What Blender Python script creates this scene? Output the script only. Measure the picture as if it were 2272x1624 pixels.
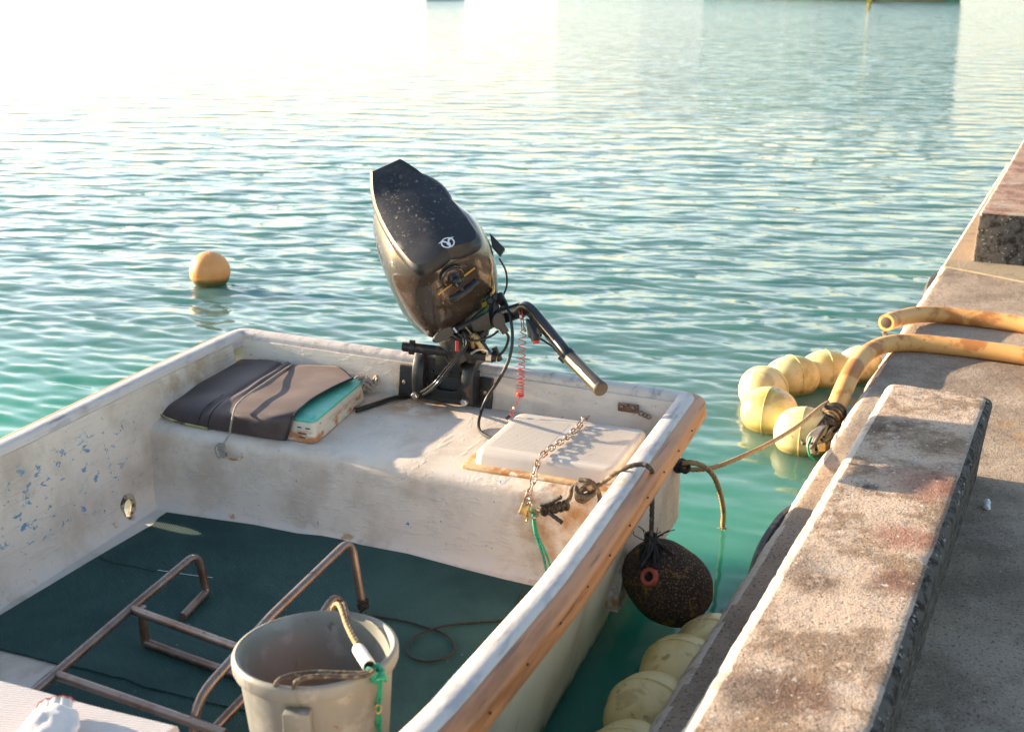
import bpy, bmesh, math, random
import numpy as np
from mathutils import Vector, Matrix, noise
from math import sin, cos, tan, pi, radians, atan2, atan, sqrt
random.seed(4)
rng = np.random.RandomState(7)
S = bpy.context.scene
for o in list(bpy.data.objects): bpy.data.objects.remove(o)

# ------------------------------------------------------------------ camera
FPX, CX, CY, HOR = 2750.0, 1136.0, 812.0, -80.0      # survey camera: focal length and horizon in picture units
PITCH = atan((CY - HOR) / FPX)
CAMH = 1.8                                            # lens height above the water
camd = bpy.data.cameras.new('camera'); cam = bpy.data.objects.new('camera', camd)
S.collection.objects.link(cam); S.camera = cam
camd.sensor_width = 36; camd.lens = FPX / 2272 * 36
camd.clip_start = 0.05; camd.clip_end = 9000
cam.location = (0, 0, CAMH); cam.rotation_euler = (radians(90) - PITCH, 0, 0)
camd.dof.use_dof = True; camd.dof.focus_distance = 4.0; camd.dof.aperture_fstop = 4.5

# ------------------------------------------------------------------ light
SUN_AZ, SUN_EL = radians(-66), radians(12.0)
w = bpy.data.worlds.new('World'); S.world = w; w.use_nodes = True
nt = w.node_tree; nt.nodes.clear(); HAZE = 3.8
sky = nt.nodes.new('ShaderNodeTexSky'); sky.sky_type = 'NISHITA'; sky.sun_disc = False
sky.sun_elevation = SUN_EL; sky.sun_rotation = SUN_AZ
sky.air_density = 1.0; sky.dust_density = .7; sky.ozone_density = 1.0; sky.altitude = 0
bg = nt.nodes.new('ShaderNodeBackground'); bg.inputs[1].default_value = 0.10
wo = nt.nodes.new('ShaderNodeOutputWorld')
def wn(t, **k):
    q = nt.nodes.new(t)
    for a_, b_ in k.items(): setattr(q, a_, b_)
    return q
def wmr(src, a_, b_, c_, d_):
    q = wn('ShaderNodeMapRange', interpolation_type='SMOOTHSTEP')
    for i_, v_ in zip(('From Min', 'From Max', 'To Min', 'To Max'), (a_, b_, c_, d_)): q.inputs[i_].default_value = v_
    nt.links.new(src, q.inputs['Value']); return q.outputs[0]
def wmul(a_, b_):
    q = wn('ShaderNodeMath', operation='MULTIPLY'); nt.links.new(a_, q.inputs[0])
    if isinstance(b_, float): q.inputs[1].default_value = b_
    else: nt.links.new(b_, q.inputs[1])
    return q.outputs[0]
# thin bright cloud low over the harbour, strongest toward the sun
tc = wn('ShaderNodeTexCoord'); sp_ = wn('ShaderNodeSeparateXYZ'); nt.links.new(tc.outputs['Generated'], sp_.inputs[0])
dt = wn('ShaderNodeVectorMath', operation='DOT_PRODUCT'); dt.inputs[1].default_value = (sin(radians(-48)), cos(radians(-48)), 0)
nt.links.new(tc.outputs['Generated'], dt.inputs[0])
mp_ = wn('ShaderNodeMapping'); mp_.inputs['Scale'].default_value = (2, 2, 7); nt.links.new(tc.outputs['Generated'], mp_.inputs[0])
cn = wn('ShaderNodeTexNoise'); cn.inputs['Scale'].default_value = 2.2; cn.inputs['Detail'].default_value = 6; nt.links.new(mp_.outputs[0], cn.inputs[0])
veil = wmul(wmul(wmr(sp_.outputs["Z"], .08, .75, 1, .06), wmr(dt.outputs['Value'], -.15, 1, .10, 1)), wmr(cn.outputs[0], .25, .75, .65, 1.15))
veil = wmul(veil, wmr(sp_.outputs['Z'], .02, .28, .62, 1))
cc_ = wn('ShaderNodeVectorMath', operation='SCALE'); cc_.inputs[0].default_value = (HAZE * 1.0, HAZE * .97, HAZE * 1.04)
nt.links.new(veil, cc_.inputs['Scale'])
ad = wn('ShaderNodeVectorMath', operation='ADD'); nt.links.new(sky.outputs[0], ad.inputs[0]); nt.links.new(cc_.outputs[0], ad.inputs[1])
nt.links.new(ad.outputs[0], bg.inputs[0]); nt.links.new(bg.outputs[0], wo.inputs[0])
sl = bpy.data.lights.new('sun', 'SUN'); sun = bpy.data.objects.new('sun', sl); S.collection.objects.link(sun)
sl.energy = 5.0; sl.angle = radians(0.5); sl.color = (1.0, 0.80, 0.56)
sd = Vector((sin(SUN_AZ) * cos(SUN_EL), cos(SUN_AZ) * cos(SUN_EL), sin(SUN_EL)))
sun.rotation_euler = sd.to_track_quat('Z', 'Y').to_euler(); sun.location = sd * 50
S.view_settings.view_transform = 'Standard'; S.view_settings.look = 'None'
S.view_settings.exposure = 1.75; S.view_settings.gamma = 1.0
S.render.engine = 'CYCLES'

# ------------------------------------------------------------------ survey helpers
RR = np.array([1, 0, 0.]); DD = np.array([0, -sin(PITCH), -cos(PITCH)]); FF = np.array([0, cos(PITCH), -sin(PITCH)])
CC = np.array([0, 0, CAMH])
def ray(x, y): return (x - CX) / FPX * RR + (y - CY) / FPX * DD + FF
def at(x, y, z):
    r = ray(x, y); return Vector(CC + r * ((z - CAMH) / r[2]))
def atd(x, y, d): return Vector(CC + ray(x, y) * d)
# boat frame: s to starboard, f forward from the transom, z up from the water
B0 = Vector((-.2, 4.0175, 0)); ES = Vector((.9285, -.3714, 0)); EF = Vector((-.3714, -.9285, 0))
def bt(s, f, z): return B0 + ES * s + EF * f + Vector((0, 0, z))
def bs(p): d = Vector(p) - B0; return d.dot(ES), d.dot(EF), p[2]

def atf(x, y, f):        # point of a survey sight line on the plane f of the boat frame
    r = Vector(ray(x, y)); c0 = Vector(CC); return c0 + r * ((f - (c0 - B0).dot(EF)) / r.dot(EF))

# ------------------------------------------------------------------ materials
def rgb(c): return (c[0], c[1], c[2], 1)
def mat(name, base, rough=.6, metal=0, layers=(), bump=(), spec=.5, coat=0, rlayers=(), sss=0, trans=0):
    """layers: dicts c,scale,lo,hi,detail,stretch,dist,at,rot,kind"""
    m = bpy.data.materials.new(name); m.use_nodes = True
    n = m.node_tree.nodes; L = m.node_tree.links
    P = n['Principled BSDF']
    geo = n.new('ShaderNodeNewGeometry')
    def coords(stretch, rot):
        mp = n.new('ShaderNodeMapping'); mp.vector_type = 'TEXTURE'
        mp.inputs['Rotation'].default_value = rot
        L.new(geo.outputs['Position'], mp.inputs[0])
        mp2 = n.new('ShaderNodeMapping'); mp2.inputs['Scale'].default_value = stretch
        L.new(mp.outputs[0], mp2.inputs[0]); return mp2.outputs[0]
    def tex(l):
        st = l.get('stretch', (1, 1, 1)); v = coords(st, (0, 0, l.get('rot', 0)))
        if l.get('kind') == 'voronoi':
            t = n.new('ShaderNodeTexVoronoi'); t.feature = l.get('feature', 'F1')
            t.inputs['Scale'].default_value = l['scale']
            if 'warp' in l:
                wn_ = n.new('ShaderNodeTexNoise'); wn_.inputs['Scale'].default_value = 30; L.new(v, wn_.inputs['Vector'])
                ws = n.new('ShaderNodeVectorMath'); ws.operation = 'SCALE'; ws.inputs['Scale'].default_value = l['warp'] * 2; L.new(wn_.outputs['Color'], ws.inputs[0])
                wa = n.new('ShaderNodeVectorMath'); wa.operation = 'ADD'; L.new(v, wa.inputs[0]); L.new(ws.outputs[0], wa.inputs[1]); v = wa.outputs[0]
            L.new(v, t.inputs['Vector']); return t.outputs['Distance']
        if l.get('kind') == 'wave':
            t = n.new('ShaderNodeTexWave'); t.inputs['Scale'].default_value = l['scale']
            t.inputs['Distortion'].default_value = l.get('dist', 0); t.bands_direction = l.get('dir', 'X')
            L.new(v, t.inputs['Vector']); return t.outputs['Fac']
        t = n.new('ShaderNodeTexNoise'); t.inputs['Scale'].default_value = l['scale']
        t.inputs['Detail'].default_value = l.get('detail', 5); t.inputs['Roughness'].default_value = l.get('nr', .6)
        t.inputs['Distortion'].default_value = l.get('dist', 0)
        L.new(v, t.inputs['Vector']); return t.outputs['Fac']
    def ramp(src, lo, hi):
        r = n.new('ShaderNodeMapRange'); r.interpolation_type = 'SMOOTHSTEP'
        r.inputs['From Min'].default_value = lo; r.inputs['From Max'].default_value = hi
        L.new(src, r.inputs['Value']); return r.outputs[0]
    def mask(l):
        out = ramp(tex(l), l['lo'], l['hi'])
        for (x, y, z, r0, r1) in ([l['at']] if 'at' in l else []):
            d = n.new('ShaderNodeVectorMath'); d.operation = 'DISTANCE'
            d.inputs[1].default_value = (x, y, z); L.new(geo.outputs['Position'], d.inputs[0])
            k = ramp(d.outputs['Value'], r1, r0) if False else None
            r = n.new('ShaderNodeMapRange'); r.interpolation_type = 'SMOOTHSTEP'
            r.inputs['From Min'].default_value = r0; r.inputs['From Max'].default_value = r1
            r.inputs['To Min'].default_value = 1; r.inputs['To Max'].default_value = 0
            L.new(d.outputs['Value'], r.inputs['Value'])
            mu = n.new('ShaderNodeMath'); mu.operation = 'MULTIPLY'
            L.new(out, mu.inputs[0]); L.new(r.outputs[0], mu.inputs[1]); out = mu.outputs[0]
        if 'zr' in l:          # wear confined to a band of heights
            sp = n.new('ShaderNodeSeparateXYZ'); L.new(geo.outputs['Position'], sp.inputs[0])
            a, b, c_, d_ = l['zr']
            r1_ = ramp(sp.outputs['Z'], a, b)
            r2 = n.new('ShaderNodeMapRange'); r2.interpolation_type = 'SMOOTHSTEP'
            r2.inputs['From Min'].default_value = c_; r2.inputs['From Max'].default_value = d_
            r2.inputs['To Min'].default_value = 1; r2.inputs['To Max'].default_value = 0
            L.new(sp.outputs['Z'], r2.inputs['Value'])
            for q in (r1_, r2.outputs[0]):
                mu = n.new('ShaderNodeMath'); mu.operation = 'MULTIPLY'
                L.new(out, mu.inputs[0]); L.new(q, mu.inputs[1]); out = mu.outputs[0]
        k = l.get('amt', 1)
        if k != 1:
            mu = n.new('ShaderNodeMath'); mu.operation = 'MULTIPLY'; mu.inputs[1].default_value = k
            L.new(out, mu.inputs[0]); out = mu.outputs[0]
        return out
    cur = n.new('ShaderNodeRGB'); cur.outputs[0].default_value = rgb(base); cur = cur.outputs[0]
    for l in layers:
        mx = n.new('ShaderNodeMix'); mx.data_type = 'RGBA'
        L.new(mask(l), mx.inputs[0]); L.new(cur, mx.inputs[6]); mx.inputs[7].default_value = rgb(l['c']); cur = mx.outputs[2]
    L.new(cur, P.inputs['Base Color'])
    P.inputs['Roughness'].default_value = rough; P.inputs['Metallic'].default_value = metal
    P.inputs['Specular IOR Level'].default_value = spec
    P.inputs['Coat Weight'].default_value = coat
    if sss:
        P.inputs['Subsurface Weight'].default_value = sss; P.inputs['Subsurface Scale'].default_value = .02
        P.inputs['Subsurface Radius'].default_value = (1, .7, .3)
    if rlayers:
        rc = None
        for l in rlayers:
            r = n.new('ShaderNodeMapRange'); r.inputs['From Min'].default_value = l['lo']; r.inputs['From Max'].default_value = l['hi']
            r.inputs['To Min'].default_value = l['a']; r.inputs['To Max'].default_value = l['b']
            L.new(tex(l), r.inputs['Value']); rc = r.outputs[0]
        L.new(rc, P.inputs['Roughness'])
    prev = None
    for l in bump:
        b = n.new('ShaderNodeBump'); b.inputs['Strength'].default_value = l.get('strength', 1)
        b.inputs['Distance'].default_value = l['d']
        L.new(tex(l) if 'lo' not in l else ramp(tex(l), l['lo'], l['hi']), b.inputs['Height'])
        if prev: L.new(prev, b.inputs['Normal'])
        prev = b.outputs[0]
    if prev: L.new(prev, P.inputs['Normal'])
    return m
M = {}
BROT = radians(-21.8)
RUST = (.30, .12, .03)
def paint(name, base, blue=0, extra=()):
    lay = [dict(c=(base[0]*.72, base[1]*.68, base[2]*.64), scale=5, lo=.42, hi=.72, detail=6),
           dict(c=(.34, .28, .22), scale=9, lo=.60, hi=.80, detail=8, dist=.6, amt=.5),
           dict(c=(.60, .55, .50), scale=16, lo=.56, hi=.64, detail=8, dist=.3, stretch=(1, .35, 2.6), rot=BROT, amt=.4),
           dict(c=(.30, .27, .25), scale=60, lo=.66, hi=.74, detail=3, amt=.6)]
    if blue:
        lay += [dict(c=(.08, .25, .40), scale=36, lo=.60, hi=.625, detail=5, dist=.5, stretch=(1.5, .7, 1.2), rot=BROT, zr=(.22, .27, .44, .50), at=(-1.27, 3.15, .36, .25, .62), amt=.9),
                dict(c=(.22, .42, .52), scale=19, lo=.62, hi=.66, detail=7, dist=.8, stretch=(1.5, .7, 1.2), rot=BROT, zr=(.26, .30, .44, .50), at=(-1.33, 3.1, .38, .1, .5), amt=.75),
                dict(c=(.06, .20, .33), scale=45, lo=.73, hi=.74, detail=2, zr=(.17, .2, .47, .5), amt=.9)]
    lay += list(extra)
    return mat(name, base, rough=.62, layers=lay, spec=.35,
               bump=[dict(scale=16, detail=8, dist=.3, stretch=(1, .35, 2.6), rot=BROT, lo=.5, hi=.64, d=.0010), dict(scale=160, detail=3, d=.0006)])
hx = at(1180, 1060, .4)
M['paint'] = paint('worn_boat_paint', (.70, .605, .51), 1, extra=(
    dict(c=(.38, .17, .04), scale=14, lo=.42, hi=.66, detail=6, at=(0.12, 3.14, .38, .05, .26), amt=.9),
    dict(c=(.42, .20, .05), scale=20, lo=.45, hi=.62, detail=6, at=(0.20, 3.02, .16, .05, .30), amt=.9),
    dict(c=(.40, .20, .06), scale=16, lo=.40, hi=.60, detail=6, at=(-.30, 3.93, .4, .04, .22), amt=.8),
    dict(c=(.36, .17, .05), scale=22, lo=.42, hi=.60, detail=5, at=(-.98, 3.45, .33, .01, .09), amt=.9),
    dict(c=(.40, .24, .12), scale=9, lo=.44, hi=.62, detail=7, at=(-1.12, 3.95, .45, .05, .3), amt=.7),
    dict(c=(.66, .60, .54), scale=11, lo=.52, hi=.56, detail=8, dist=.4, zr=(.14, .155, .172, .20), amt=.7),
    dict(c=(.40, .22, .08), scale=13, lo=.60, hi=.66, detail=6, dist=.5, zr=(.152, .16, .17, .19), amt=.8)))
M['gunwale'] = mat('gunwale_paint', (.62, .55, .50), .62, layers=[
    dict(c=(.40, .37, .38), scale=22, lo=.50, hi=.66, detail=8, stretch=(1, .35, 1), rot=BROT, amt=.8),
    dict(c=(.22, .20, .20), scale=45, lo=.52, hi=.74, detail=8, stretch=(1, .12, 1), rot=BROT, amt=.8),
    dict(c=(.42, .30, .20), scale=8, lo=.60, hi=.75, detail=6, amt=.6)],
    bump=[dict(scale=50, detail=6, d=.0015)])
M['hull_out'] = mat('cream_hull_paint', (.86, .75, .50), .42, layers=[
    dict(c=(.52, .40, .24), scale=3, lo=.45, hi=.75, detail=6, stretch=(1, 1, .5)),
    dict(c=(.20, .10, .05), scale=9, lo=.69, hi=.71, detail=6, zr=(-.3, 0, .12, .3)),
    dict(c=(.45, .32, .18), scale=30, lo=.60, hi=.75, detail=5, stretch=(1, 1, .2), amt=.6),
    dict(c=(.10, .10, .07), scale=12, lo=.35, hi=.55, detail=5, zr=(-.4, -.3, .01, .035), amt=.9)],
    bump=[dict(scale=6, detail=2, d=.002)])
M['wood'] = mat('varnished_rub_rail', (.56, .21, .075), .45, layers=[
    dict(c=(.34, .12, .04), scale=16, lo=.45, hi=.65, detail=6, stretch=(1, .12, 1), rot=BROT),
    dict(c=(.20, .07, .025), scale=60, lo=.55, hi=.66, detail=6, stretch=(1, .05, 1), rot=BROT, amt=.8),
    dict(c=(.08, .05, .03), scale=60, lo=.70, hi=.74, detail=3, amt=.8)],
    bump=[dict(scale=40, detail=5, stretch=(1, .1, 1), rot=BROT, d=.002)])
M['lid'] = mat('moulded_white_hatch', (.58, .51, .44), .5, layers=[
    dict(c=(.50, .42, .34), scale=6, lo=.52, hi=.75, detail=6, amt=.7),
    dict(c=(.35, .20, .10), scale=38, lo=.70, hi=.73, detail=3, amt=.8)], bump=[dict(scale=200, detail=2, d=.0004)])
M['rust_trim'] = mat('rusty_flange', (.62, .44, .24), .6, layers=[
    dict(c=(.42, .17, .04), scale=12, lo=.40, hi=.60, detail=6), dict(c=(.7, .6, .45), scale=20, lo=.55, hi=.65, detail=5)])
M['thwart'] = mat('white_thwart_paint', (.60, .54, .52), .55, layers=[dict(c=(.5, .45, .42), scale=8, lo=.5, hi=.75, detail=6, amt=.6)],
    bump=[dict(kind='wave', scale=42, dir='Y', dist=.6, rot=BROT + .25, d=.0014), dict(scale=120, d=.0006)])
M['mat_green'] = mat('green_rubber_mat', (.012, .050, .046), .75, layers=[
    dict(c=(.030, .082, .072), scale=2.2, lo=.40, hi=.66, detail=9, dist=.4), dict(c=(.07, .10, .095), scale=55, lo=.66, hi=.72, detail=6, stretch=(1, .3, 1), amt=.5), dict(c=(.3, .33, .32), scale=38, lo=.755, hi=.77, detail=2, amt=.7),
    dict(c=(.05, .07, .06), scale=7, lo=.62, hi=.8, detail=8, amt=.5)],
    bump=[dict(kind='wave', scale=52, dir='X', rot=BROT + .9, dist=.2, d=.0012), dict(scale=300, d=.0006, detail=2)], spec=.3)
M['steel'] = mat('browned_steel_tube', (.27, .205, .17), .36, .7, layers=[
    dict(c=(.15, .075, .045), scale=6, lo=.42, hi=.70, detail=8, amt=.8), dict(c=(.10, .04, .02), scale=35, lo=.60, hi=.70, detail=5),
    dict(c=(.36, .31, .29), scale=30, lo=.52, hi=.75, detail=6, amt=.5)], bump=[dict(scale=120, d=.0005)])
M['bucket'] = mat('weathered_grey_plastic', (.215, .215, .195), .55, layers=[
    dict(c=(.42, .41, .37), scale=14, lo=.52, hi=.66, detail=9, amt=.4), dict(c=(.12, .10, .07), scale=18, lo=.56, hi=.64, detail=9, stretch=(1, 1, .3), amt=.7), dict(c=(.19, .19, .155), scale=9, lo=.42, hi=.68, detail=7, stretch=(1, 1, .5)),
    dict(c=(.14, .13, .11), scale=26, lo=.66, hi=.72, detail=5), dict(c=(.20, .09, .04), scale=12, lo=.68, hi=.74, detail=4, dist=1)],
    bump=[dict(scale=90, d=.0005)], sss=.15)
M['cowl'] = mat('glossy_brown_black_cowl', (.060, .040, .028), .17, layers=[dict(c=(.20, .15, .11), scale=5, lo=.52, hi=.8, detail=9, amt=.5), dict(c=(.40, .32, .25), scale=130, lo=.66, hi=.70, detail=3, amt=.7),
    dict(c=(.25, .20, .15), scale=70, lo=.70, hi=.74, detail=4, amt=.8)], coat=.6,
    bump=[dict(scale=8, detail=2, d=.0006)])
M['cover'] = mat('matt_black_cowl_top', (.018, .018, .021), .40, layers=[
    dict(c=(.45, .36, .26), scale=85, lo=.58, hi=.66, detail=6, dist=.5, at=(-.33, 3.95, 1.0, .08, .26), amt=.6),
    dict(c=(.10, .085, .08), scale=9, lo=.45, hi=.75, detail=8, at=(-.31, 3.95, .98, .1, .4), amt=.6)], bump=[dict(scale=300, d=.0002)])
M['black'] = mat('black_engine_metal', (.016, .015, .015), .38, layers=[
    dict(c=(.10, .06, .035), scale=26, lo=.58, hi=.70, detail=6, amt=.8), dict(c=(.3, .28, .25), scale=90, lo=.72, hi=.75, detail=3, amt=.6)],
    bump=[dict(scale=120, d=.0005)])
M['arm'] = mat('black_tiller_paint', (.012, .012, .014), .25, coat=.3, bump=[dict(scale=200, d=.0002)])
M['grip'] = mat('worn_rubber_grip', (.055, .042, .028), .30, coat=.3)
M['gripend'] = mat('brown_grip_end', (.09, .065, .045), .6)
M['rubber'] = mat('black_rubber_hose', (.014, .013, .012), .35)
M['chrome'] = mat('zinc_bolt', (.60, .58, .54), .35, .9, layers=[dict(c=(.3, .2, .12), scale=60, lo=.55, hi=.7)])
M['brass_chain'] = mat('rusting_galvanised_chain', (.50, .43, .36), .5, .55, layers=[dict(c=(.26, .13, .06), scale=60, lo=.46, hi=.60, detail=4)])
M['brass'] = mat('tarnished_brass', (.45, .33, .14), .45, .8, layers=[dict(c=(.2, .12, .05), scale=70, lo=.5, hi=.7)])
M['white_mark'] = mat('white_decal', (.75, .75, .75), .5)
M['yellow_mark'] = mat('yellow_decal', (.75, .48, .03), .5)
M['gold_mark'] = mat('gold_stripe', (.70, .36, .05), .4)
M['red_mark'] = mat('red_label', (.60, .05, .03), .4)
M['redplastic'] = mat('red_lanyard_plastic', (.62, .055, .025), .3)
M['cloth'] = mat('dark_neoprene_sheet', (.046, .034, .038), .7, layers=[
    dict(c=(.10, .075, .075), scale=5, lo=.45, hi=.75, detail=5), dict(c=(.22, .16, .12), scale=90, lo=.74, hi=.77, detail=2, amt=.6)],
    bump=[dict(scale=500, d=.0003, detail=2)])
for s_ in ('cloth',):
    p_ = M[s_].node_tree.nodes['Principled BSDF']; p_.inputs['Sheen Weight'].default_value = .12; p_.inputs['Sheen Tint'].default_value = (1, .72, .55, 1)
M['foam'] = mat('yellowed_foam_lining', (.42, .38, .16), .9, layers=[dict(c=(.10, .08, .04), scale=30, lo=.5, hi=.6)])
M['box'] = mat('rust_streaked_white_box', (.60, .53, .42), .6, layers=[
    dict(c=(.40, .16, .05), scale=12, lo=.46, hi=.62, detail=7, stretch=(1, 1, 2.5), zr=(.38, .40, .425, .455)),
    dict(c=(.12, .08, .06), scale=40, lo=.64, hi=.69, detail=5, stretch=(1, 1, 2.5))])
M['boxlid'] = mat('mint_green_lid', (.10, .46, .33), .5, layers=[dict(c=(.14, .52, .40), scale=30, lo=.5, hi=.7)])
M['rope_grey'] = mat('grey_cord', (.34, .30, .25), .8, bump=[dict(scale=300, d=.0006)])
M['rope_dark'] = mat('dark_brown_rope', (.070, .050, .032), .75, layers=[dict(c=(.24, .18, .11), scale=70, lo=.5, hi=.66, detail=4)], bump=[dict(scale=400, d=.0006)])
M['rope_black'] = mat('black_tarred_rope', (.020, .016, .013), .7, layers=[dict(c=(.07, .05, .03), scale=90, lo=.55, hi=.7)], bump=[dict(scale=400, d=.0006)])
M['rope_tan'] = mat('tan_mooring_rope', (.42, .27, .12), .75, layers=[dict(c=(.24, .14, .06), scale=70, lo=.5, hi=.65)], bump=[dict(scale=400, d=.0006)])
M['rope_green'] = mat('green_twine', (.015, .30, .16), .55, layers=[dict(c=(.01, .14, .08), scale=120, lo=.5, hi=.65)])
M['rope_teal'] = mat('teal_sheathed_rope', (.03, .17, .18), .6, layers=[dict(c=(.45, .36, .16), scale=30, lo=.56, hi=.6, stretch=(1, .1, 1), rot=BROT)])
M['orange'] = mat('faded_orange_float', (.80, .34, .11), .5, layers=[
    dict(c=(.66, .24, .06), scale=5, lo=.45, hi=.7, detail=5), dict(c=(.35, .14, .04), scale=16, lo=.45, hi=.6, detail=5, zr=(-.1, 0, .025, .06)),
    dict(c=(.14, .11, .03), scale=12, lo=.3, hi=.45, zr=(-.5, -.4, .02, .060))], sss=.1)
M['yellow'] = mat('pale_yellow_float', (.84, .68, .33), .48, layers=[
    dict(c=(.56, .42, .10), scale=5, lo=.45, hi=.72, detail=6), dict(c=(.20, .13, .05), scale=22, lo=.60, hi=.70, detail=7, amt=.6), dict(c=(.45, .30, .12), scale=9, lo=.55, hi=.62, detail=8, dist=.5, amt=.5),
    dict(c=(.28, .22, .06), scale=8, lo=.3, hi=.5, zr=(-.5, -.4, .01, .04), amt=.8)], bump=[dict(scale=30, d=.001)], sss=.1)
M['hose'] = mat('orange_rubber_hose', (.74, .38, .12), .58, layers=[
    dict(c=(.46, .17, .04), scale=7, lo=.48, hi=.60, detail=9, dist=.4), dict(c=(.80, .52, .24), scale=5, lo=.55, hi=.68, detail=7, amt=.6), dict(c=(.10, .05, .02), scale=40, lo=.66, hi=.72, detail=6)],
    bump=[dict(scale=260, d=.0006, detail=2)])
M['fender'] = mat('crusted_brown_float', (.045, .026, .015), .85, layers=[
    dict(c=(.34, .20, .115), kind='voronoi', feature='DISTANCE_TO_EDGE', scale=120, lo=.06, hi=.34, amt=.5, warp=.012),
    dict(c=(.34, .19, .03), scale=20, lo=.58, hi=.66, detail=6, amt=.7)],
    bump=[dict(kind='voronoi', feature='DISTANCE_TO_EDGE', scale=120, lo=0, hi=.25, d=.004, warp=.012), dict(scale=60, d=.002)])
M['redring'] = mat('red_eye_ring', (.50, .10, .06), .6)
M['glove'] = mat('white_cotton', (.66, .63, .61), .9, layers=[dict(c=(.55, .5, .48), scale=25, lo=.6, hi=.75, amt=.5)],
    bump=[dict(scale=350, d=.0012, detail=2)], sss=.1)
M['redknit'] = mat('red_knit_hem', (.5, .12, .08), .9)
M['dark_rubber'] = mat('perished_black_rubber', (.05, .04, .04), .6, layers=[dict(c=(.18, .13, .1), scale=20, lo=.5, hi=.7)])
M['concrete'] = mat('quay_concrete', (.44, .335, .245), .88, layers=[
    dict(c=(.24, .175, .125), scale=1.6, lo=.42, hi=.66, detail=9, nr=.7),
    dict(c=(.42, .34, .27), scale=4, lo=.52, hi=.70, detail=9, nr=.7, amt=.8),
    dict(c=(.10, .08, .07), scale=110, lo=.54, hi=.66, detail=4, amt=.85), dict(c=(.7, .66, .62), scale=26, lo=.735, hi=.75, detail=3, amt=.8),
    dict(c=(.58, .50, .42), scale=150, lo=.60, hi=.70, detail=4, amt=.7),
    dict(c=(.48, .20, .06), scale=10, lo=.50, hi=.66, detail=6, at=(2.165, 4.608, 0.190, 0.03, 0.22), amt=.8),
    dict(c=(.50, .24, .05), scale=14, lo=.46, hi=.62, detail=6, at=(1.888, 4.164, 0.190, 0.02, 0.20), amt=.6)],
    bump=[dict(scale=30, detail=8, d=.006), dict(scale=220, detail=4, d=.003)], spec=.2)
def blockmat(name, base, dark):
    return mat(name, base, .88, layers=[
    dict(c=dark, scale=5, lo=.46, hi=.58, detail=9, nr=.75, dist=.3, amt=.85),
    dict(c=(.50, .44, .38), scale=4, lo=.55, hi=.68, detail=9, nr=.7, amt=.8),
    *[dict(c=c_, scale=sc_, lo=.34, hi=.50, detail=9, nr=.75, dist=.3, at=(*at(px, py, .479), r0, r1), amt=am) for (c_, sc_, px, py, r0, r1, am) in (
        ((.30, .125, .08), 8, 2075, 1075, .03, .19, .8), ((.30, .12, .075), 8, 2015, 1192, .02, .13, .8), ((.20, .09, .06), 9, 1998, 1292, .02, .10, .85),
        ((.10, .055, .035), 8, 1975, 948, .01, .13, .9), ((.20, .13, .08), 8, 2090, 985, .02, .16, .6), ((.12, .07, .045), 9, 1812, 1290, .01, .09, .9), ((.14, .10, .07), 8, 1740, 1240, .02, .14, .7),
        ((.15, .07, .045), 9, 1770, 1550, .02, .12, .8), ((.12, .08, .06), 8, 1660, 1530, .02, .12, .7), ((.05, .045, .045), 14, 1925, 1080, .005, .05, .9))],
    dict(c=(.07, .055, .045), scale=130, lo=.56, hi=.66, detail=4, amt=.8),
    dict(c=(.66, .60, .53), scale=55, lo=.655, hi=.69, detail=3, amt=.85),
    dict(c=(.55, .48, .40), scale=160, lo=.58, hi=.70, detail=4, amt=.6)],
    bump=[dict(scale=26, detail=8, d=.008), dict(scale=200, detail=4, d=.004)], spec=.2)
M['kerb'] = blockmat('weathered_kerb_concrete', (.56, .42, .315), (.24, .155, .095))
M['pitted'] = mat('shade_dark_crusted_concrete', (.115, .10, .088), .95, layers=[dict(c=(.035, .03, .027), scale=30, lo=.45, hi=.6, detail=8), dict(c=(.45, .42, .38), scale=60, lo=.60, hi=.66, detail=5, amt=.7)], bump=[dict(scale=60, detail=8, d=.003)], spec=.1)  # crust, with shade painted in for kerb faces turned from the sun
M['sunlit_edge'] = mat('painted_sunlit_arris', (.62, .53, .43), .9, layers=[dict(c=(.42, .33, .25), scale=22, lo=.50, hi=.64, detail=8), dict(c=(.2, .15, .11), scale=90, lo=.62, hi=.72, detail=4, amt=.7)], bump=[dict(scale=60, detail=8, d=.004)], spec=.2)  # pale tone paints a sunlit rim on the quay and kerb edges
M['kerb2'] = blockmat('rust_stained_kerb_concrete', (.40, .27, .20), (.24, .10, .065))
M['mortar'] = mat('sandy_mortar', (.34, .26, .165), .9, layers=[dict(c=(.25, .19, .12), scale=12, lo=.5, hi=.7, detail=7), dict(c=(.10, .07, .05), scale=60, lo=.66, hi=.72)],
    bump=[dict(scale=60, detail=6, d=.004)])
M['hull_green'] = mat('dark_green_hull', (.03, .11, .085), .4, layers=[dict(c=(.02, .07, .06), scale=1, lo=.4, hi=.7)])
M['hull_cream'] = mat('cream_far_hull', (.62, .58, .48), .4)
M['hull_white'] = mat('white_far_hull', (.72, .72, .70), .4)
M['glassdark'] = mat('dark_window', (.03, .04, .05), .1)
M['boot'] = mat('red_boot_stripe', (.14, .05, .035), .5)

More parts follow.
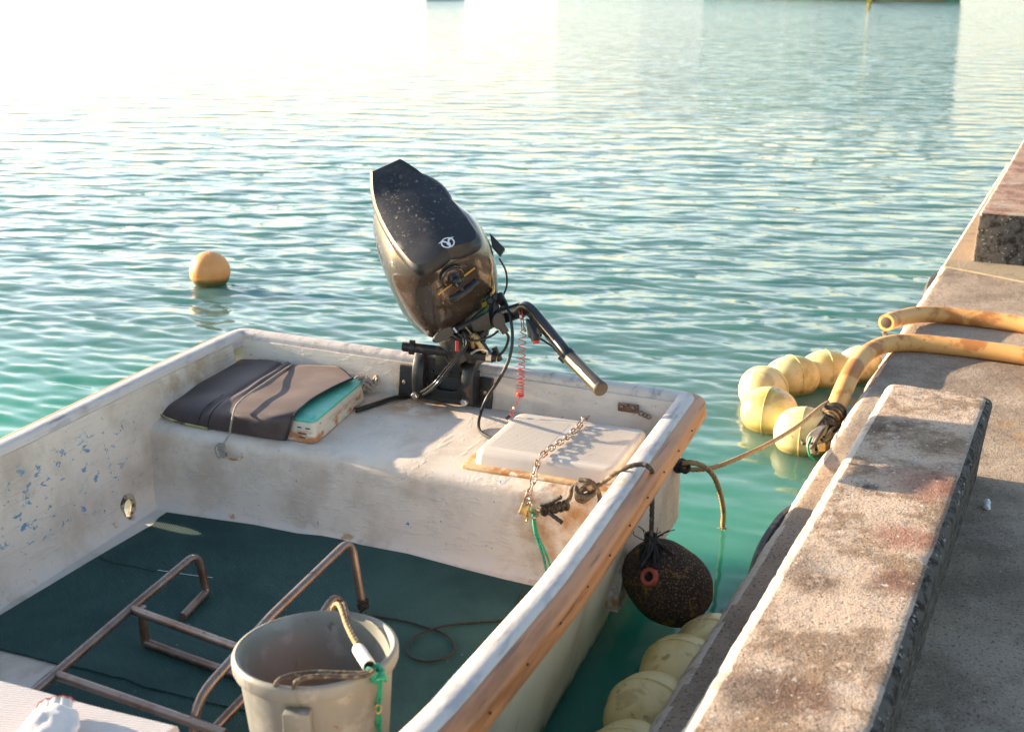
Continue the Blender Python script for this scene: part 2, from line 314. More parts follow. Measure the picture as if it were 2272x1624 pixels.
# ------------------------------------------------------------------ object helpers
COL = S.collection
def root(name, label, cat, loc, group=None, kind=None):
    o = bpy.data.objects.new(name, None); COL.objects.link(o); o.location = Vector(loc); o.empty_display_size = .05
    tag(o, label, cat, group, kind); return o
def tag(o, label=None, cat=None, group=None, kind=None):
    if label: o['label'] = label
    if cat: o['category'] = cat
    if group: o['group'] = group
    if kind: o['kind'] = kind
    return o
def wloc(o):
    v = Vector((0, 0, 0))
    while o is not None: v += o.location; o = o.parent
    return v
class MB:
    def __init__(s): s.v = []; s.f = []
    def add(s, vs, fs):
        b = len(s.v); s.v += [Vector(v) for v in vs]; s.f += [tuple(i + b for i in f) for f in fs]; return s
    def loft(s, rings, closed=True, caps=True, loop=False):
        n = len(rings[0]); vs = [p for r in rings for p in r]; fs = []
        m = len(rings)
        for i in range(m if loop else m - 1):
            j = (i + 1) % m
            for k in range(n if closed else n - 1):
                q = (k + 1) % n; fs.append((i*n+k, i*n+q, j*n+q, j*n+k))
        if caps and not loop:
            fs.append(tuple(range(n - 1, -1, -1))); fs.append(tuple((m-1)*n + k for k in range(n)))
        return s.add(vs, fs)
    def tube(s, path, r, seg=10, caps=True, loop=False, prof=None, up=None, bulge=None):
        P = [Vector(p) for p in path]; n = len(P); rings = []
        T = []
        for i in range(n):
            a = P[(i - 1) % n] if (loop or i > 0) else P[0]; b = P[(i + 1) % n] if (loop or i < n - 1) else P[-1]
            t = (b - a); T.append(t.normalized() if t.length > 1e-9 else Vector((0, 0, 1)))
        u = up or (Vector((0, 0, 1)) if abs(T[0].z) < .9 else Vector((1, 0, 0)))
        x = (u - T[0] * u.dot(T[0])).normalized(); L = 0
        for i in range(n):
            if i: L += (P[i] - P[i-1]).length
            x = (x - T[i] * x.dot(T[i])).normalized(); y = T[i].cross(x)
            rr = r(i / (n - 1)) if callable(r) else r
            if prof: rings.append([P[i] + x * (q[0]) + y * (q[1]) for q in prof(L, i)])
            else: rings.append([P[i] + (x * cos(2*pi*k/seg) + y * sin(2*pi*k/seg)) * rr for k in range(seg)])
        return s.loft(rings, True, caps, loop)
    def rope(s, path, r, pitch=None, seg=12, strands=3, depth=.2):
        pitch = pitch or r * 7
        def prof(L, i):
            return [(r * (1 - depth + depth * abs(cos(strands/2 * (2*pi*k/seg - 2*pi*L/pitch/1.0))) * 1.3) * cos(2*pi*k/seg),
                     r * (1 - depth + depth * abs(cos(strands/2 * (2*pi*k/seg - 2*pi*L/pitch/1.0))) * 1.3) * sin(2*pi*k/seg)) for k in range(seg)]
        return s.tube(path, r, seg, prof=prof)
    def box(s, c, ax, ay, az, hx, hy, hz):
        c = Vector(c); vs = []
        for i in (-1, 1):
            for j in (-1, 1):
                for k in (-1, 1): vs.append(c + ax*(i*hx) + ay*(j*hy) + az*(k*hz))
        return s.add(vs, [(0,1,3,2),(4,6,7,5),(0,4,5,1),(2,3,7,6),(0,2,6,4),(1,5,7,3)])
    def lathe(s, prof, c, az=Vector((0,0,1)), ax=None, seg=32, sx=1, sy=1):
        az = az.normalized(); ax = ax or (Vector((1,0,0)) if abs(az.x) < .9 else Vector((0,1,0)))
        ax = (ax - az*ax.dot(az)).normalized(); ay = az.cross(ax); c = Vector(c)
        rings = [[c + az*z + (ax*(sx*cos(2*pi*k/seg)) + ay*(sy*sin(2*pi*k/seg))) * max(r, 1e-4) for k in range(seg)] for r, z in prof]
        return s.loft(rings, True, True)
    def prism(s, poly, h):     # poly: list of world points, h: extrusion vector
        n = len(poly); h = Vector(h); a = [Vector(p) for p in poly]; b = [p + h for p in a]
        return s.add(a + b, [tuple(range(n-1, -1, -1)), tuple(range(n, 2*n))] + [(i, (i+1) % n, n+(i+1) % n, n+i) for i in range(n)])
    def disp(s, amp, scale, fn=None):
        for i, v in enumerate(s.v):
            q = noise.noise_vector(v * scale) * amp
            s.v[i] = v + q
        return s
    def build(s, name, m, parent=None, label=None, smooth=True, bevel=0, bseg=2, sub=0, auto=35, solid=0, loc=None):
        base = wloc(parent) if parent else Vector(loc) if loc is not None else Vector((0, 0, 0))
        me = bpy.data.meshes.new(name); me.from_pydata([tuple(v - base) for v in s.v], [], s.f); me.update()
        bm = bmesh.new(); bm.from_mesh(me)
        bmesh.ops.recalc_face_normals(bm, faces=bm.faces)
        if bevel:
            es = [e for e in bm.edges if len(e.link_faces) == 2 and e.calc_face_angle(0) > radians(30)]
            bmesh.ops.bevel(bm, geom=es, offset=bevel, segments=bseg, affect='EDGES', profile=.5)
        bm.to_mesh(me); bm.free()
        me.materials.append(M[m])
        o = bpy.data.objects.new(name, me); COL.objects.link(o)
        if parent: o.parent = parent
        else: o.location = base
        if smooth:
            me.polygons.foreach_set('use_smooth', [True] * len(me.polygons))
            if auto:
                try: me.set_sharp_from_angle(angle=radians(auto))
                except Exception: pass
        if solid:
            md = o.modifiers.new('solid', 'SOLIDIFY'); md.thickness = solid; md.offset = 0
        if sub:
            md = o.modifiers.new('sub', 'SUBSURF'); md.levels = sub; md.render_levels = sub
        if label: o['label'] = label
        return o
def spline(pts, n=8, loop=False):
    P = [Vector(p) for p in pts]; out = []; m = len(P)
    for i in range(m if loop else m - 1):
        if loop: a, b, c, d = P[(i-1) % m], P[i], P[(i+1) % m], P[(i+2) % m]
        else: a, b, c, d = P[max(i-1, 0)], P[i], P[i+1], P[min(i+2, m-1)]
        for k in range(n):
            t = k / n
            out.append(.5 * ((2*b) + (c - a)*t + (2*a - 5*b + 4*c - d)*t*t + (3*b - a - 3*c + d)*t**3))
    if not loop: out.append(P[-1])
    return out
def resample(path, step):
    out = [path[0]]; acc = 0
    for a, b in zip(path[:-1], path[1:]):
        L = (b - a).length
        if L < 1e-9: continue
        t = step - acc
        while t <= L: out.append(a + (b - a) * (t / L)); t += step
        acc = (acc + L) % step
    if (out[-1] - path[-1]).length > 1e-4: out.append(path[-1])
    return out
def lerp(a, b, t): return a + (b - a) * t
def tab(x, T):
    if x <= T[0][0]: return T[0][1]
    for (a, u), (b, v) in zip(T[:-1], T[1:]):
        if x <= b:
            t = (x - a) / (b - a); return u + (v - u) * t
    return T[-1][1]

# ================================================================== WATER
def build_water():
    r = [.25]; 
    while r[-1] < 90:
        x = r[-1]; r.append(x + max(.016, x*x / 2700.) if x > 1.2 else x + .15)
    while r[-1] < 7000: r.append(r[-1] * 1.25)
    r = np.array(r)
    a = np.concatenate([np.linspace(-pi, radians(-32), 60)[:-1], np.linspace(radians(-32), radians(31), 820), np.linspace(radians(31), pi, 60)[1:-1]])
    Rg, A = np.meshgrid(r, a, indexing='ij')
    X = Rg * np.sin(A); Y = Rg * np.cos(A)
    dr = np.gradient(r)[:, None] * np.ones_like(A); da = np.gradient(a)[None, :] * Rg
    sp = np.maximum(dr, np.abs(da))
    Z = np.zeros_like(X)
    # patches of stronger and weaker wind
    env = 1 + .35 * np.sin(X*.55 + 1.3*np.sin(Y*.31)) * np.sin(Y*.42 + .8*np.sin(X*.37+1))
    # lee of the boat and the quay
    ds = (X - B0.x) * ES.x + (Y - B0.y) * ES.y; df = (X - B0.x) * EF.x + (Y - B0.y) * EF.y
    lee = np.clip((-df - .1) / 1.6, 0, 1); lee2 = np.clip((-ds - .9) / .5, 0, 1)
    calm = np.clip(np.maximum(lee, lee2), 0, 1); env = env * (.16 + .84 * calm)
    N = 90
    lam = np.exp(rng.uniform(np.log(.06), np.log(.30), N))
    wind = radians(70)           # waves run roughly toward the camera, a little to the right
    for i in range(N):
        l = lam[i]; k = 2*pi/l
        th = wind + rng.normal(0, .38)
        kx, ky = k * cos(th), k * sin(th)
        amp = .0084 * l ** 1.0 * rng.uniform(.5, 1.2) / sqrt(N/14)
        ph = rng.uniform(0, 2*pi)
        fade = np.clip((l / sp - 2.5) / 3, 0, 1)
        p = kx*X + ky*Y + ph + .8*np.sin(.6*X + i) + .6*np.sin(.5*Y + 2*i)
        Z += amp * fade * np.sin(p) * env
    nr, na = X.shape
    co = np.stack([X, Y, Z], -1).reshape(-1, 3).astype(np.float32)
    co = np.concatenate([co, [[0, 0, 0]]]).astype(np.float32)
    idx = np.arange(nr*na).reshape(nr, na)
    j2 = np.roll(idx, -1, axis=1)
    q = np.stack([idx[:-1], idx[1:], j2[1:], j2[:-1]], -1).reshape(-1, 4)
    me = bpy.data.meshes.new('water')
    nf = len(q); tri = np.stack([np.full(na, nr*na), idx[0], j2[0]], -1)
    me.vertices.add(len(co)); me.vertices.foreach_set('co', co.ravel())
    me.loops.add(nf*4 + na*3); me.loops.foreach_set('vertex_index', np.concatenate([q[:, ::-1].ravel() , tri[:, ::-1].ravel()]).astype(np.int32))
    me.polygons.add(nf + na)
    me.polygons.foreach_set('loop_start', np.concatenate([np.arange(nf)*4, nf*4 + np.arange(na)*3]).astype(np.int32))
    me.polygons.foreach_set('loop_total', np.concatenate([np.full(nf, 4), np.full(na, 3)]).astype(np.int32))
    me.polygons.foreach_set('use_smooth', np.ones(nf + na, bool))
    me.update(calc_edges=True); me.validate()
    if me.polygons[10].normal.z < 0: me.flip_normals()
    m = bpy.data.materials.new('harbour_water'); m.use_nodes = True; n = m.node_tree.nodes; L = m.node_tree.links
    P = n['Principled BSDF']; P.inputs['Base Color'].default_value = (.022, .235, .185, 1)
    P.inputs['Roughness'].default_value = .03; P.inputs['IOR'].default_value = 1.333
    P.inputs['Subsurface Weight'].default_value = 1; P.inputs['Subsurface Scale'].default_value = 1.6; P.inputs['Subsurface Radius'].default_value = (.25, 1, .8)
    geo = n.new('ShaderNodeNewGeometry')
    # depth tint varies a little
    t0 = n.new('ShaderNodeTexNoise'); t0.inputs['Scale'].default_value = .8; t0.inputs['Detail'].default_value = 2
    L.new(geo.outputs['Position'], t0.inputs['Vector'])
    mx = n.new('ShaderNodeMix'); mx.data_type = 'RGBA'; mx.inputs[6].default_value = (.070, .168, .142, 1); mx.inputs[7].default_value = (.098, .198, .175, 1)
    L.new(t0.outputs['Fac'], mx.inputs[0])
    # greener base colour from the stern toward the near side
    v0 = n.new('ShaderNodeVectorMath'); v0.operation = 'DOT_PRODUCT'; v0.inputs[1].default_value = (-EF.x, -EF.y, 0)
    L.new(geo.outputs['Position'], v0.inputs[0])
    m0 = n.new('ShaderNodeMapRange'); m0.interpolation_type = 'SMOOTHSTEP'; m0.inputs['From Min'].default_value = B0.dot(-EF) - .5
    m0.inputs['From Max'].default_value = B0.dot(-EF) + 1.6; L.new(v0.outputs['Value'], m0.inputs['Value'])
    mx3 = n.new('ShaderNodeMix'); mx3.data_type = 'RGBA'; mx3.inputs[6].default_value = (.045, .29, .195, 1)
    L.new(m0.outputs[0], mx3.inputs[0]); L.new(mx.outputs[2], mx3.inputs[7]); L.new(mx3.outputs[2], P.inputs['Base Color'])
    prev = None
    for sc, st, d, rot in ((3.4, (.45, 1, 1), .10, .05), (8.5, (.34, 1, 1), .008, .12), (19, (.40, 1, 1), .0050, .3), (38, (.45, 1, 1), .0014, -.1)):
        mp = n.new('ShaderNodeMapping'); mp.vector_type = 'TEXTURE'; mp.inputs['Rotation'].default_value = (0, 0, rot - .2)
        L.new(geo.outputs['Position'], mp.inputs[0])
        mp2 = n.new('ShaderNodeMapping'); mp2.inputs['Scale'].default_value = st; L.new(mp.outputs[0], mp2.inputs[0])
        t = n.new('ShaderNodeTexNoise'); t.inputs['Scale'].default_value = sc; t.inputs['Detail'].default_value = 2
        t.inputs['Roughness'].default_value = .45; t.inputs['Distortion'].default_value = .25
        L.new(mp2.outputs[0], t.inputs['Vector'])
        b = n.new('ShaderNodeBump'); b.inputs['Distance'].default_value = d; b.inputs['Strength'].default_value = 1
        L.new(t.outputs['Fac'], b.inputs['Height'])
        # open water only: the lee between boat and quay is smooth
        vm = n.new('ShaderNodeVectorMath'); vm.operation = 'DOT_PRODUCT'; vm.inputs[1].default_value = (-EF.x, -EF.y, 0)
        L.new(geo.outputs['Position'], vm.inputs[0])
        mr = n.new('ShaderNodeMapRange'); off = B0.dot(-EF)
        mr.inputs['From Min'].default_value = off + (.3 if sc > 3 else 7); mr.inputs['From Max'].default_value = off + (3.0 if sc > 3 else 26)
        mr.inputs['To Min'].default_value = .10 if sc > 3 else 0; mr.inputs['To Max'].default_value = 1
        L.new(vm.outputs['Value'], mr.inputs['Value'])
        L.new(mr.outputs[0], b.inputs['Strength'])
        if prev: L.new(prev, b.inputs['Normal'])
        prev = b.outputs[0]
    # unresolved ripples far out act as roughness
    ln = n.new('ShaderNodeVectorMath'); ln.operation = 'LENGTH'; L.new(geo.outputs['Position'], ln.inputs[0])
    rr = n.new('ShaderNodeMapRange'); rr.inputs['From Min'].default_value = 8; rr.inputs['From Max'].default_value = 50
    rr.inputs['To Min'].default_value = .03; rr.inputs['To Max'].default_value = .09
    L.new(ln.outputs['Value'], rr.inputs['Value']); L.new(rr.outputs[0], P.inputs['Roughness'])
    L.new(prev, P.inputs['Normal'])
    me.materials.append(m); M['water'] = m
    o = bpy.data.objects.new('water', me); COL.objects.link(o); o['kind'] = 'structure'
    return o
build_water()
# ================================================================== QUAY
Q0, Q1 = Vector((3.83, 9.62, 0)) * 1.1103, Vector((.245, 2.116, 0)) * 1.1103
qd = (Q1 - Q0).normalized(); qn = Vector((-qd.y, qd.x, 0))      # qn points inland (+x)
if qn.x < 0: qn = -qn
QZ = .19
def build_quay():
    L = 13.0; prof = [(-.0, -1.2), (0.0, .02), (0, QZ - .05), (.008, QZ - .034), (.020, QZ - .016), (.032, QZ - .004), (.044, QZ)]
    prof += [(.044 + d, QZ) for d in (.02, .05, .09, .14, .2, .28, .4, .6, .9, 1.4, 2.2, 3.5, 6, 9)]
    n = 520; rings = []
    for i in range(n + 1):
        t = L * i / n; b = Q0 + qd * t; ring = []
        for (d, z) in prof:
            p = b + qn * d; p.z = z
            if .03 < z and d < .3:
                k = noise.noise(Vector((t*6, d*8, z*8))) * .008 + noise.noise(Vector((t*26, d*20, z*20))) * .005
                c = max(0, noise.noise(Vector((t*3.1, 2.2, 0))) - .35) * .05
                p += qn * (k * .8 + (c if d < .03 else 0)); p.z += (k * .5 if d > .01 else 0)
            ring.append(p)
        rings.append(ring)
    m = MB().loft(rings, closed=False, caps=False)
    e = [Q0 + qn * d + Vector((0, 0, z)) for d, z in prof]
    m.add(e + [Q0 + qn * 9 + Vector((0, 0, -1.2))], [tuple(range(len(e) + 1))])
    o = m.build('quay', 'concrete', smooth=True, auto=50); o['kind'] = 'structure'
    o.data.materials.append(M['sunlit_edge'])
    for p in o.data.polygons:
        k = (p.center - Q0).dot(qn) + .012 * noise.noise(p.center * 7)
        if k < .040 and p.center.z > QZ - .045: p.material_index = 1  # sunlit rim painted along the quay edge
build_quay()
def build_kerb(label, A, B, wid, top, m, seed, cham=.030, under=QZ - .01, lean=.012):
    """block with its seaward top edge from A to B"""
    A = Vector(A); B = Vector(B); d = (B - A); L = d.length; d.normalize(); nn = Vector((-d.y, d.x, 0))
    if nn.x < 0: nn = -nn
    r = root('kerb_block', label, 'kerb block', (A + nn * wid/2) * 1 - Vector((0, 0, A.z - QZ)))
    prof = [(-lean, under), (-lean * .6, under + .12), (0, top - cham)]
    for k in range(1, 5): prof.append((cham * (1 - cos(pi/2*k/4)), top - cham + cham * sin(pi/2*k/4)))
    nx = 14
    for k in range(1, nx): prof.append((cham + (wid - 2*cham) * k / nx, top))
    for k in range(0, 5): prof.append((wid - cham + cham * sin(pi/2*k/4), top - cham + cham * cos(pi/2*k/4)))
    for k in range(1, 7): prof.append((wid - .022 * k / 6, top - cham - (top - cham - under) * k / 6))
    prof.append((wid/2, under))
    n = int(L / .018); rings = []
    for i in range(-3, n + 4):
        if i < 0 or i > n:   # rounded ends
            kk = (-i if i < 0 else i - n) / 3; t = (0 if i < 0 else L) + (-1 if i < 0 else 1) * cham * sin(pi/2*kk) ; sh = cham * (1 - cos(pi/2*kk))
        else: t = L * i / n; sh = 0
        ring = []
        for (x, z) in prof:
            x2 = wid/2 + (x - wid/2) * (1 - sh / (wid/2)); z2 = z if z < under + .01 else z - sh * (z - under) / (top - under)
            p = A + d * t + nn * x2; p.z = z2
            q = Vector((t + seed, x * 1.0, z))
            v = noise.noise_vector(q * 7) * .0025 + noise.noise_vector(q * 38) * .0016
            edge = (abs(x) < cham * 1.2 or abs(x - wid) < cham * 1.2) and z > top - cham * 1.4
            if edge:
                c = max(0, noise.noise(Vector((t * 17 + seed, x * 5, 3))) - .25) * .010
                p += nn * (c if x < wid/2 else -c) ; p.z -= c * .7
            ring.append(p + v)
        rings.append(ring)
    o_ = MB().loft(rings).build('concrete_body', m, r, auto=60)
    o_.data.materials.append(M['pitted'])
    o_.data.materials.append(M['sunlit_edge'])
    for p in o_.data.polygons:
        c = p.center + r.location; k = (c - A).dot(nn)
        if k < cham * 1.02 + .008 * noise.noise(c * 9) and c.z > top - cham * 1.6: p.material_index = 2; continue  # sunlit rim painted on the seaward arris
        if (m == 'kerb' and p.normal.dot(nn) > .34) or (m == 'kerb2' and p.normal.dot(d) > .6 and c.z < top - .006): p.material_index = 1  # crust and painted shade on the unlit faces
    return r
build_kerb('long pale stained concrete kerb block in the foreground, brown and rust patches on top', Vector((1.115, 3.503, 0)) * 1.11 + Vector((0, 0, .479)), Vector((-.03, 1.12, 0)) * 1.11 + Vector((0, 0, .479)), .335, .479, 'kerb', 1.7)
build_kerb('kerb block farther along the quay edge, rusty red top and pitted, crusted end face with shade painted dark', Vector((4.05, 9.75, 0)) * 1.11 + Vector((0, 0, .479)), Vector((2.363, 6.19, 0)) * 1.11 + Vector((0, 0, .479)), .33, .479, 'kerb2', 8.3, cham=.012)
# mortar bed under the far block
bed = [at(2085, 592, QZ), at(2150, 603, QZ), at(2210, 615, QZ), at(2290, 631, QZ)]
far = Q0 + qd * .1
mb = [bed[0] + qn * .02, bed[1], bed[2], bed[3], bed[3] + qn * .5, far + qn * 1.2 + Vector((0, 0, QZ)), far + qn * .03 + Vector((0, 0, QZ))]
mb = [Vector((p.x, p.y, QZ - .012)) for p in mb]
tag(MB().prism(mb, (0, 0, .018)).build('mortar_bed', 'mortar', smooth=False, bevel=.004, loc=bed[0]), 'sandy mortar bed with a ragged front edge under the far kerb block', 'mortar bed')
# crushed pale scrap lying beside the block
q = at(2190, 1118, QZ + .015)
m_ = MB(); m_.lathe([(.001, -.012), (.013, -.012), (.017, 0), (.014, .010), (.002, .013)], q, ax=Vector((.4, .9, 0)), seg=14, sx=1.25, sy=.75); m_.disp(.006, 60)
tag(m_.build('crumpled_scrap', 'white_mark', loc=q), 'small crumpled white scrap in the shadow beside the kerb block', 'litter')
# rubber bulges on the quay face
for (px, py, lab) in ((1690, 1190, 'dark rubber dock fender bulging under the quay edge opposite the motor boat hull'), (2045, 630, 'dark rubber dock fender under the quay edge beyond the orange hoses')):
    c = at(px, py, .13); k = (c - Q0).dot(qd); c = Q0 + qd * k + Vector((0, 0, .04))
    r = root('dock_fender', lab, 'dock fender', c, 'rubber dock fenders on the quay face')
    rings = []
    for i in range(13):
        a = -pi/2 + pi * i / 12; rings.append([c + qd * (sin(a) * .30) + (-qn) * ((.050 * cos(a)) ** .9 * max(0, cos(2*pi*k2/14) * .5 + .5) - .03) + Vector((0, 0, .13 * sin(2*pi*k2/14) * (.6 + .4*cos(a)))) for k2 in range(14)])
    MB().loft(rings).build('rubber_body', 'dark_rubber', r)
    MB().lathe([(.001, 0), (.012, 0), (.012, .006), (.001, .009)], c - qn * .045, az=-qn, seg=10).build('bolt', 'steel', r)

# ================================================================== BOAT
boat = root('motor_skiff', 'worn open motor skiff with peeling pale paint, moored beside the quay', 'boat', B0)
PB = [(-.04, .852), (.545, .858), (1.2, .842), (1.8, .84), (2.6, .80), (3.2, .66), (3.7, .42), (4.05, .14), (4.2, .02)]
SBt = [(-.04, .848), (0, .850), (.45, .866), (.87, .879), (1.42, .896), (1.96, .888), (2.6, .83), (3.2, .68), (3.7, .44), (4.05, .15), (4.2, .02)]
def zg(f, side): return (tab(f, [(0, .503), (.6, .518), (1.2, .524), (4, .62)]) if side > 0 else tab(f, [(0, .535), (1.2, .532), (4, .62)]))
def bh(f, side): return tab(f, SBt) if side > 0 else tab(f, PB)
def sideout(f, side, z):      # outer hull breadth at height z
    b = bh(f, side); g = zg(f, side); k = min(1, b / .8)
    return tab(z, [(-.14, b - .19 * k), (0, b - .118 * k), (.25, b - .062*k), (g - .05, b - .022), (g, b - .012)])
fs_ = [.14 + .06 * i for i in range(68)]; fs_ = [f for f in fs_ if f < 4.18]
rings = []
for f in fs_:
    half = []
    for side in (1, -1):
        b = bh(f, side); g = zg(f, side); k = min(1, b / .8)
        ins = lambda t: max(.004, b - t * k)
        pts = [(0, -.22 * k - .02), (max(.004, (b - .30 * k)), -.19 * k), (max(.006, b - .19 * k), -.14 * k)] + [(max(.008, sideout(f, side, z)), z) for z in (0, .08, .16, .25, .34, g - .05, g - .012)]
        inn = [(ins(.062), g - .012), (ins(.070), g - .05), (ins(.080), .42), (ins(.098), .30), (ins(.112), .20), (ins(.120), .168), (ins(.140), .150), (0, .150)]
        half.append((side, pts, inn))
    s1, p1, i1 = half[0]; s2, p2, i2 = half[1]
    ring = [bt(s1 * a, f, z) for a, z in p1] + [bt(s1 * a, f, z) for a, z in i1] + [bt(s2 * a, f, z) for a, z in reversed(i2[:-1])] + [bt(s2 * a, f, z) for a, z in reversed(p2[1:])]
    rings.append(ring)
hm = MB().loft(rings)
hull = hm.build('hull', 'paint', boat, auto=40)
hull.data.materials.append(M['hull_out'])
nrm = hull.data
for p in nrm.polygons:
    c = p.center + hull.location + boat.location; s, f, z = bs(c); side = 1 if s > 0 else -1
    if abs(s) > sideout(f, side, z) - .03 and z < zg(f, side) - .014: p.material_index = 1
    if z < -.02 or (p.normal.dot(EF) < -.8 and z < .3): p.material_index = 1
# scupper hole through the port side, cut with a boolean applied below
sc = at(328, 1140, .185); ss, sf, _ = bs(sc)
cut = MB().lathe([(.026, -.2), (.026, .2)], bt(-.735, sf, .190), az=ES, seg=24, sx=1.0, sy=1.35, ax=EF)
co = cut.build('scupper_cutter', 'paint', None, smooth=False)
bpy.context.view_layer.update()
md = hull.modifiers.new('hole', 'BOOLEAN'); md.object = co; md.operation = 'DIFFERENCE'; md.solver = 'EXACT'
dg = bpy.context.evaluated_depsgraph_get(); newme = bpy.data.meshes.new_from_object(hull.evaluated_get(dg))
hull.modifiers.clear(); hull.data = newme; bpy.data.objects.remove(co)
SCF = sf
# ragged filler ring round the scupper
rg = MB(); pr_ = []
for i in range(30):
    a = 2*pi*i/30; wv = .028 + .006 * noise.noise(Vector((cos(a)*2, sin(a)*2, 5)))
    pr_.append(bt(-.741 + .004*noise.noise(Vector((cos(a)*3, sin(a)*3, 1))), SCF + cos(a)*wv, .192 + sin(a)*wv*1.32))
rg.tube(pr_, .0085, 8, loop=True); rg.disp(.004, 60)
M['scup'] = mat('brown_sealant', (.42, .35, .24), .7, layers=[dict(c=(.07, .045, .03), scale=30, lo=.48, hi=.58, detail=5)])
rg.build('scupper_ring', 'scup', boat, label='cracked brown scupper ring low in the side')
# transom: counter section lofted across the stern
def tr_ring(t):
    side = 1 if t > 0 else -1; r_ = []
    gg = lerp(zg(0, -1), zg(0, 1), (t + 1) / 2)
    for (f, z) in ((0.0, gg - .012), (0.0, .42), (.018, .36), (.05, .31), (.10, .275), (.15, .265), (.15, .15), (.115, .15), (.108, .30), (.098, .395), (.072, gg - .03), (.066, gg - .012)):
        b = sideout(.0, side, z) - .002; r_.append(bt(t * b, f, z))
    return r_
MB().loft([tr_ring(-1 + 2*i/24) for i in range(25)]).build('transom', 'paint', boat, auto=40)
tr_ = bpy.data.objects['transom']; tr_.data.materials.append(M['hull_out'])
for p in tr_.data.polygons:
    s_, f_, z_ = bs(p.center + boat.location)
    if abs(s_) > .80 or f_ < .02 or (z_ < .34 and f_ < .149): p.material_index = 1
# gunwale cap: port bow -> stern -> starboard bow
def gpath():
    P = []; r_ = .055
    f = 4.15
    while f > .05: P.append(('p', f)); f -= .06
    out = [(bt(-bh(f, -1), f, zg(f, -1))) for _, f in P]
    cp = bt(-bh(0, -1), 0, zg(0, -1)); cs = bt(bh(0, 1), 0, zg(0, 1))
    c0 = cp + EF * r_ + ES * r_
    for i in range(0, 7): a = pi/2 * i / 6; q = c0 - ES * (r_ * cos(a)) - EF * (r_ * sin(a)); q.z = zg(0, -1); out.append(q)
    for i in range(1, 24): out.append(cp.lerp(cs, lerp(r_ / 1.7, 1 - r_ / 1.7, i / 24)) )
    c1 = cs + EF * r_ - ES * r_
    for i in range(0, 7): a = pi/2 * i / 6; q = c1 + ES * (r_ * sin(a)) - EF * (r_ * cos(a)); q.z = zg(0, 1); out.append(q)
    f = .08
    while f < 4.15: out.append(bt(bh(f, 1), f, zg(f, 1))); f += .06
    return out
GP = gpath()
def along(path, prof):   # prof: (inward, up); inward measured toward the boat's middle, horizontally
    rings = []; n = len(path)
    for i in range(n):
        t = (path[min(i+1, n-1)] - path[max(i-1, 0)]); t.z = 0; t.normalize(); inw = Vector((-t.y, t.x, 0))
        # boat interior lies to the left or right of travel: choose by centre
        mid = bt(0, 1.6, 0) - path[i]
        if inw.dot(mid) < 0: inw = -inw
        wob = noise.noise(path[i] * 3) * .0015
        rings.append([path[i] + inw * a + Vector((0, 0, z + wob)) for a, z in prof(i)])
    return rings
gprof = [(0, -.035), (-.001, .000), (.003, .007), (.010, .011), (.026, .0125), (.045, .011), (.053, .007), (.057, -.001), (.059, -.036)]
MB().loft(along(GP, lambda i: gprof)).build('gunwale', 'gunwale', boat, auto=60)
# rub rails: two-lobed varnished strips outside
def railprof(i): return [(.004, .002), (-.014, .003), (-.030, -.004), (-.038, -.016), (-.033, -.026), (-.038, -.036), (-.040, -.050), (-.032, -.062), (-.010, -.068), (.006, -.068)]
k0 = next(i for i, p in enumerate(GP) if i > 75 and abs(bs(p)[0] - (bh(0, 1) - .055)) < .02)
st = GP[k0:]
MB().loft(along(st, railprof)).build('rub_rail', 'wood', boat, auto=70, label='varnished wooden rub rail along the side')
pt = [p for p in GP if bs(p)[0] < -.1 and bs(p)[1] > .06]
MB().loft(along(pt, railprof)).build('rub_rail', 'wood', boat, auto=70)
M['nail'] = mat('rusted_nail', (.07, .04, .025), .6)
acc = 0
for i in range(8, len(st) - 1):
    f_ = bs(st[i])[1]
    if f_ > 2.6: break
    acc += (st[i] - st[i-1]).length
    if acc > .15:
        acc = 0; c = st[i] + ES * .037 + Vector((0, 0, -.026 + .004 * random.uniform(-1, 1)))
        MB().lathe([(.0005, -.002), (.0032, -.002), (.0026, .001), (.0005, .002)], c, az=ES, seg=8).build('nail_head', 'nail', boat)
# stern bench: rounded front edge
def bench_ring(s):
    zt = .40 + .003 * noise.noise(Vector((s*4, 0, 0)))
    pr = [(.07, .10), (.07, zt - .004), (.10, zt), (.2, zt + .001), (.35, zt), (.5, zt - .001), (.60, zt), (.626, zt - .003), (.643, zt - .010), (.653, zt - .022), (.657, zt - .04), (.668, .30), (.685, .22), (.698, .175), (.71, .155), (.725, .148), (.725, .10)]
    return [bt(s + (0), f + .0025*noise.noise(Vector((s*5, f*4, z*6))), z) for f, z in pr]
MB().loft([bench_ring(-.80 + 1.62 * i / 40) for i in range(41)]).build('stern_bench', 'paint', boat, auto=60)
# fillet lump of old filler where bench meets the port side
# foredeck / thwart crossing the boat
def thw_ring(s):
    z = .425; e = 2.0 + .004 * noise.noise(Vector((s*4, 1, 0)))
    pr = [(e + .02, .13), (e + .008, .34), (e, z - .02), (e + .004, z - .007), (e + .014, z), (e + .06, z + .002), (e + .3, z + .004), (e + .62, z), (e + .64, z - .03), (e + .62, .13)]
    b = (tab(e, PB) if s < 0 else tab(e, SBt))
    return [bt(s, f, zz) for f, zz in pr]
MB().loft([thw_ring(-.77 + 1.10 * i / 24) for i in range(25)]).build('thwart', 'thwart', boat, auto=50)
MB().loft([[bt(s, f, z) for f, z in ((2.66, .13), (2.66, .44), (4.0, .50), (4.0, .13))] for s in (-.35, .35)]).build('foredeck', 'thwart', boat, smooth=False, bevel=.01)
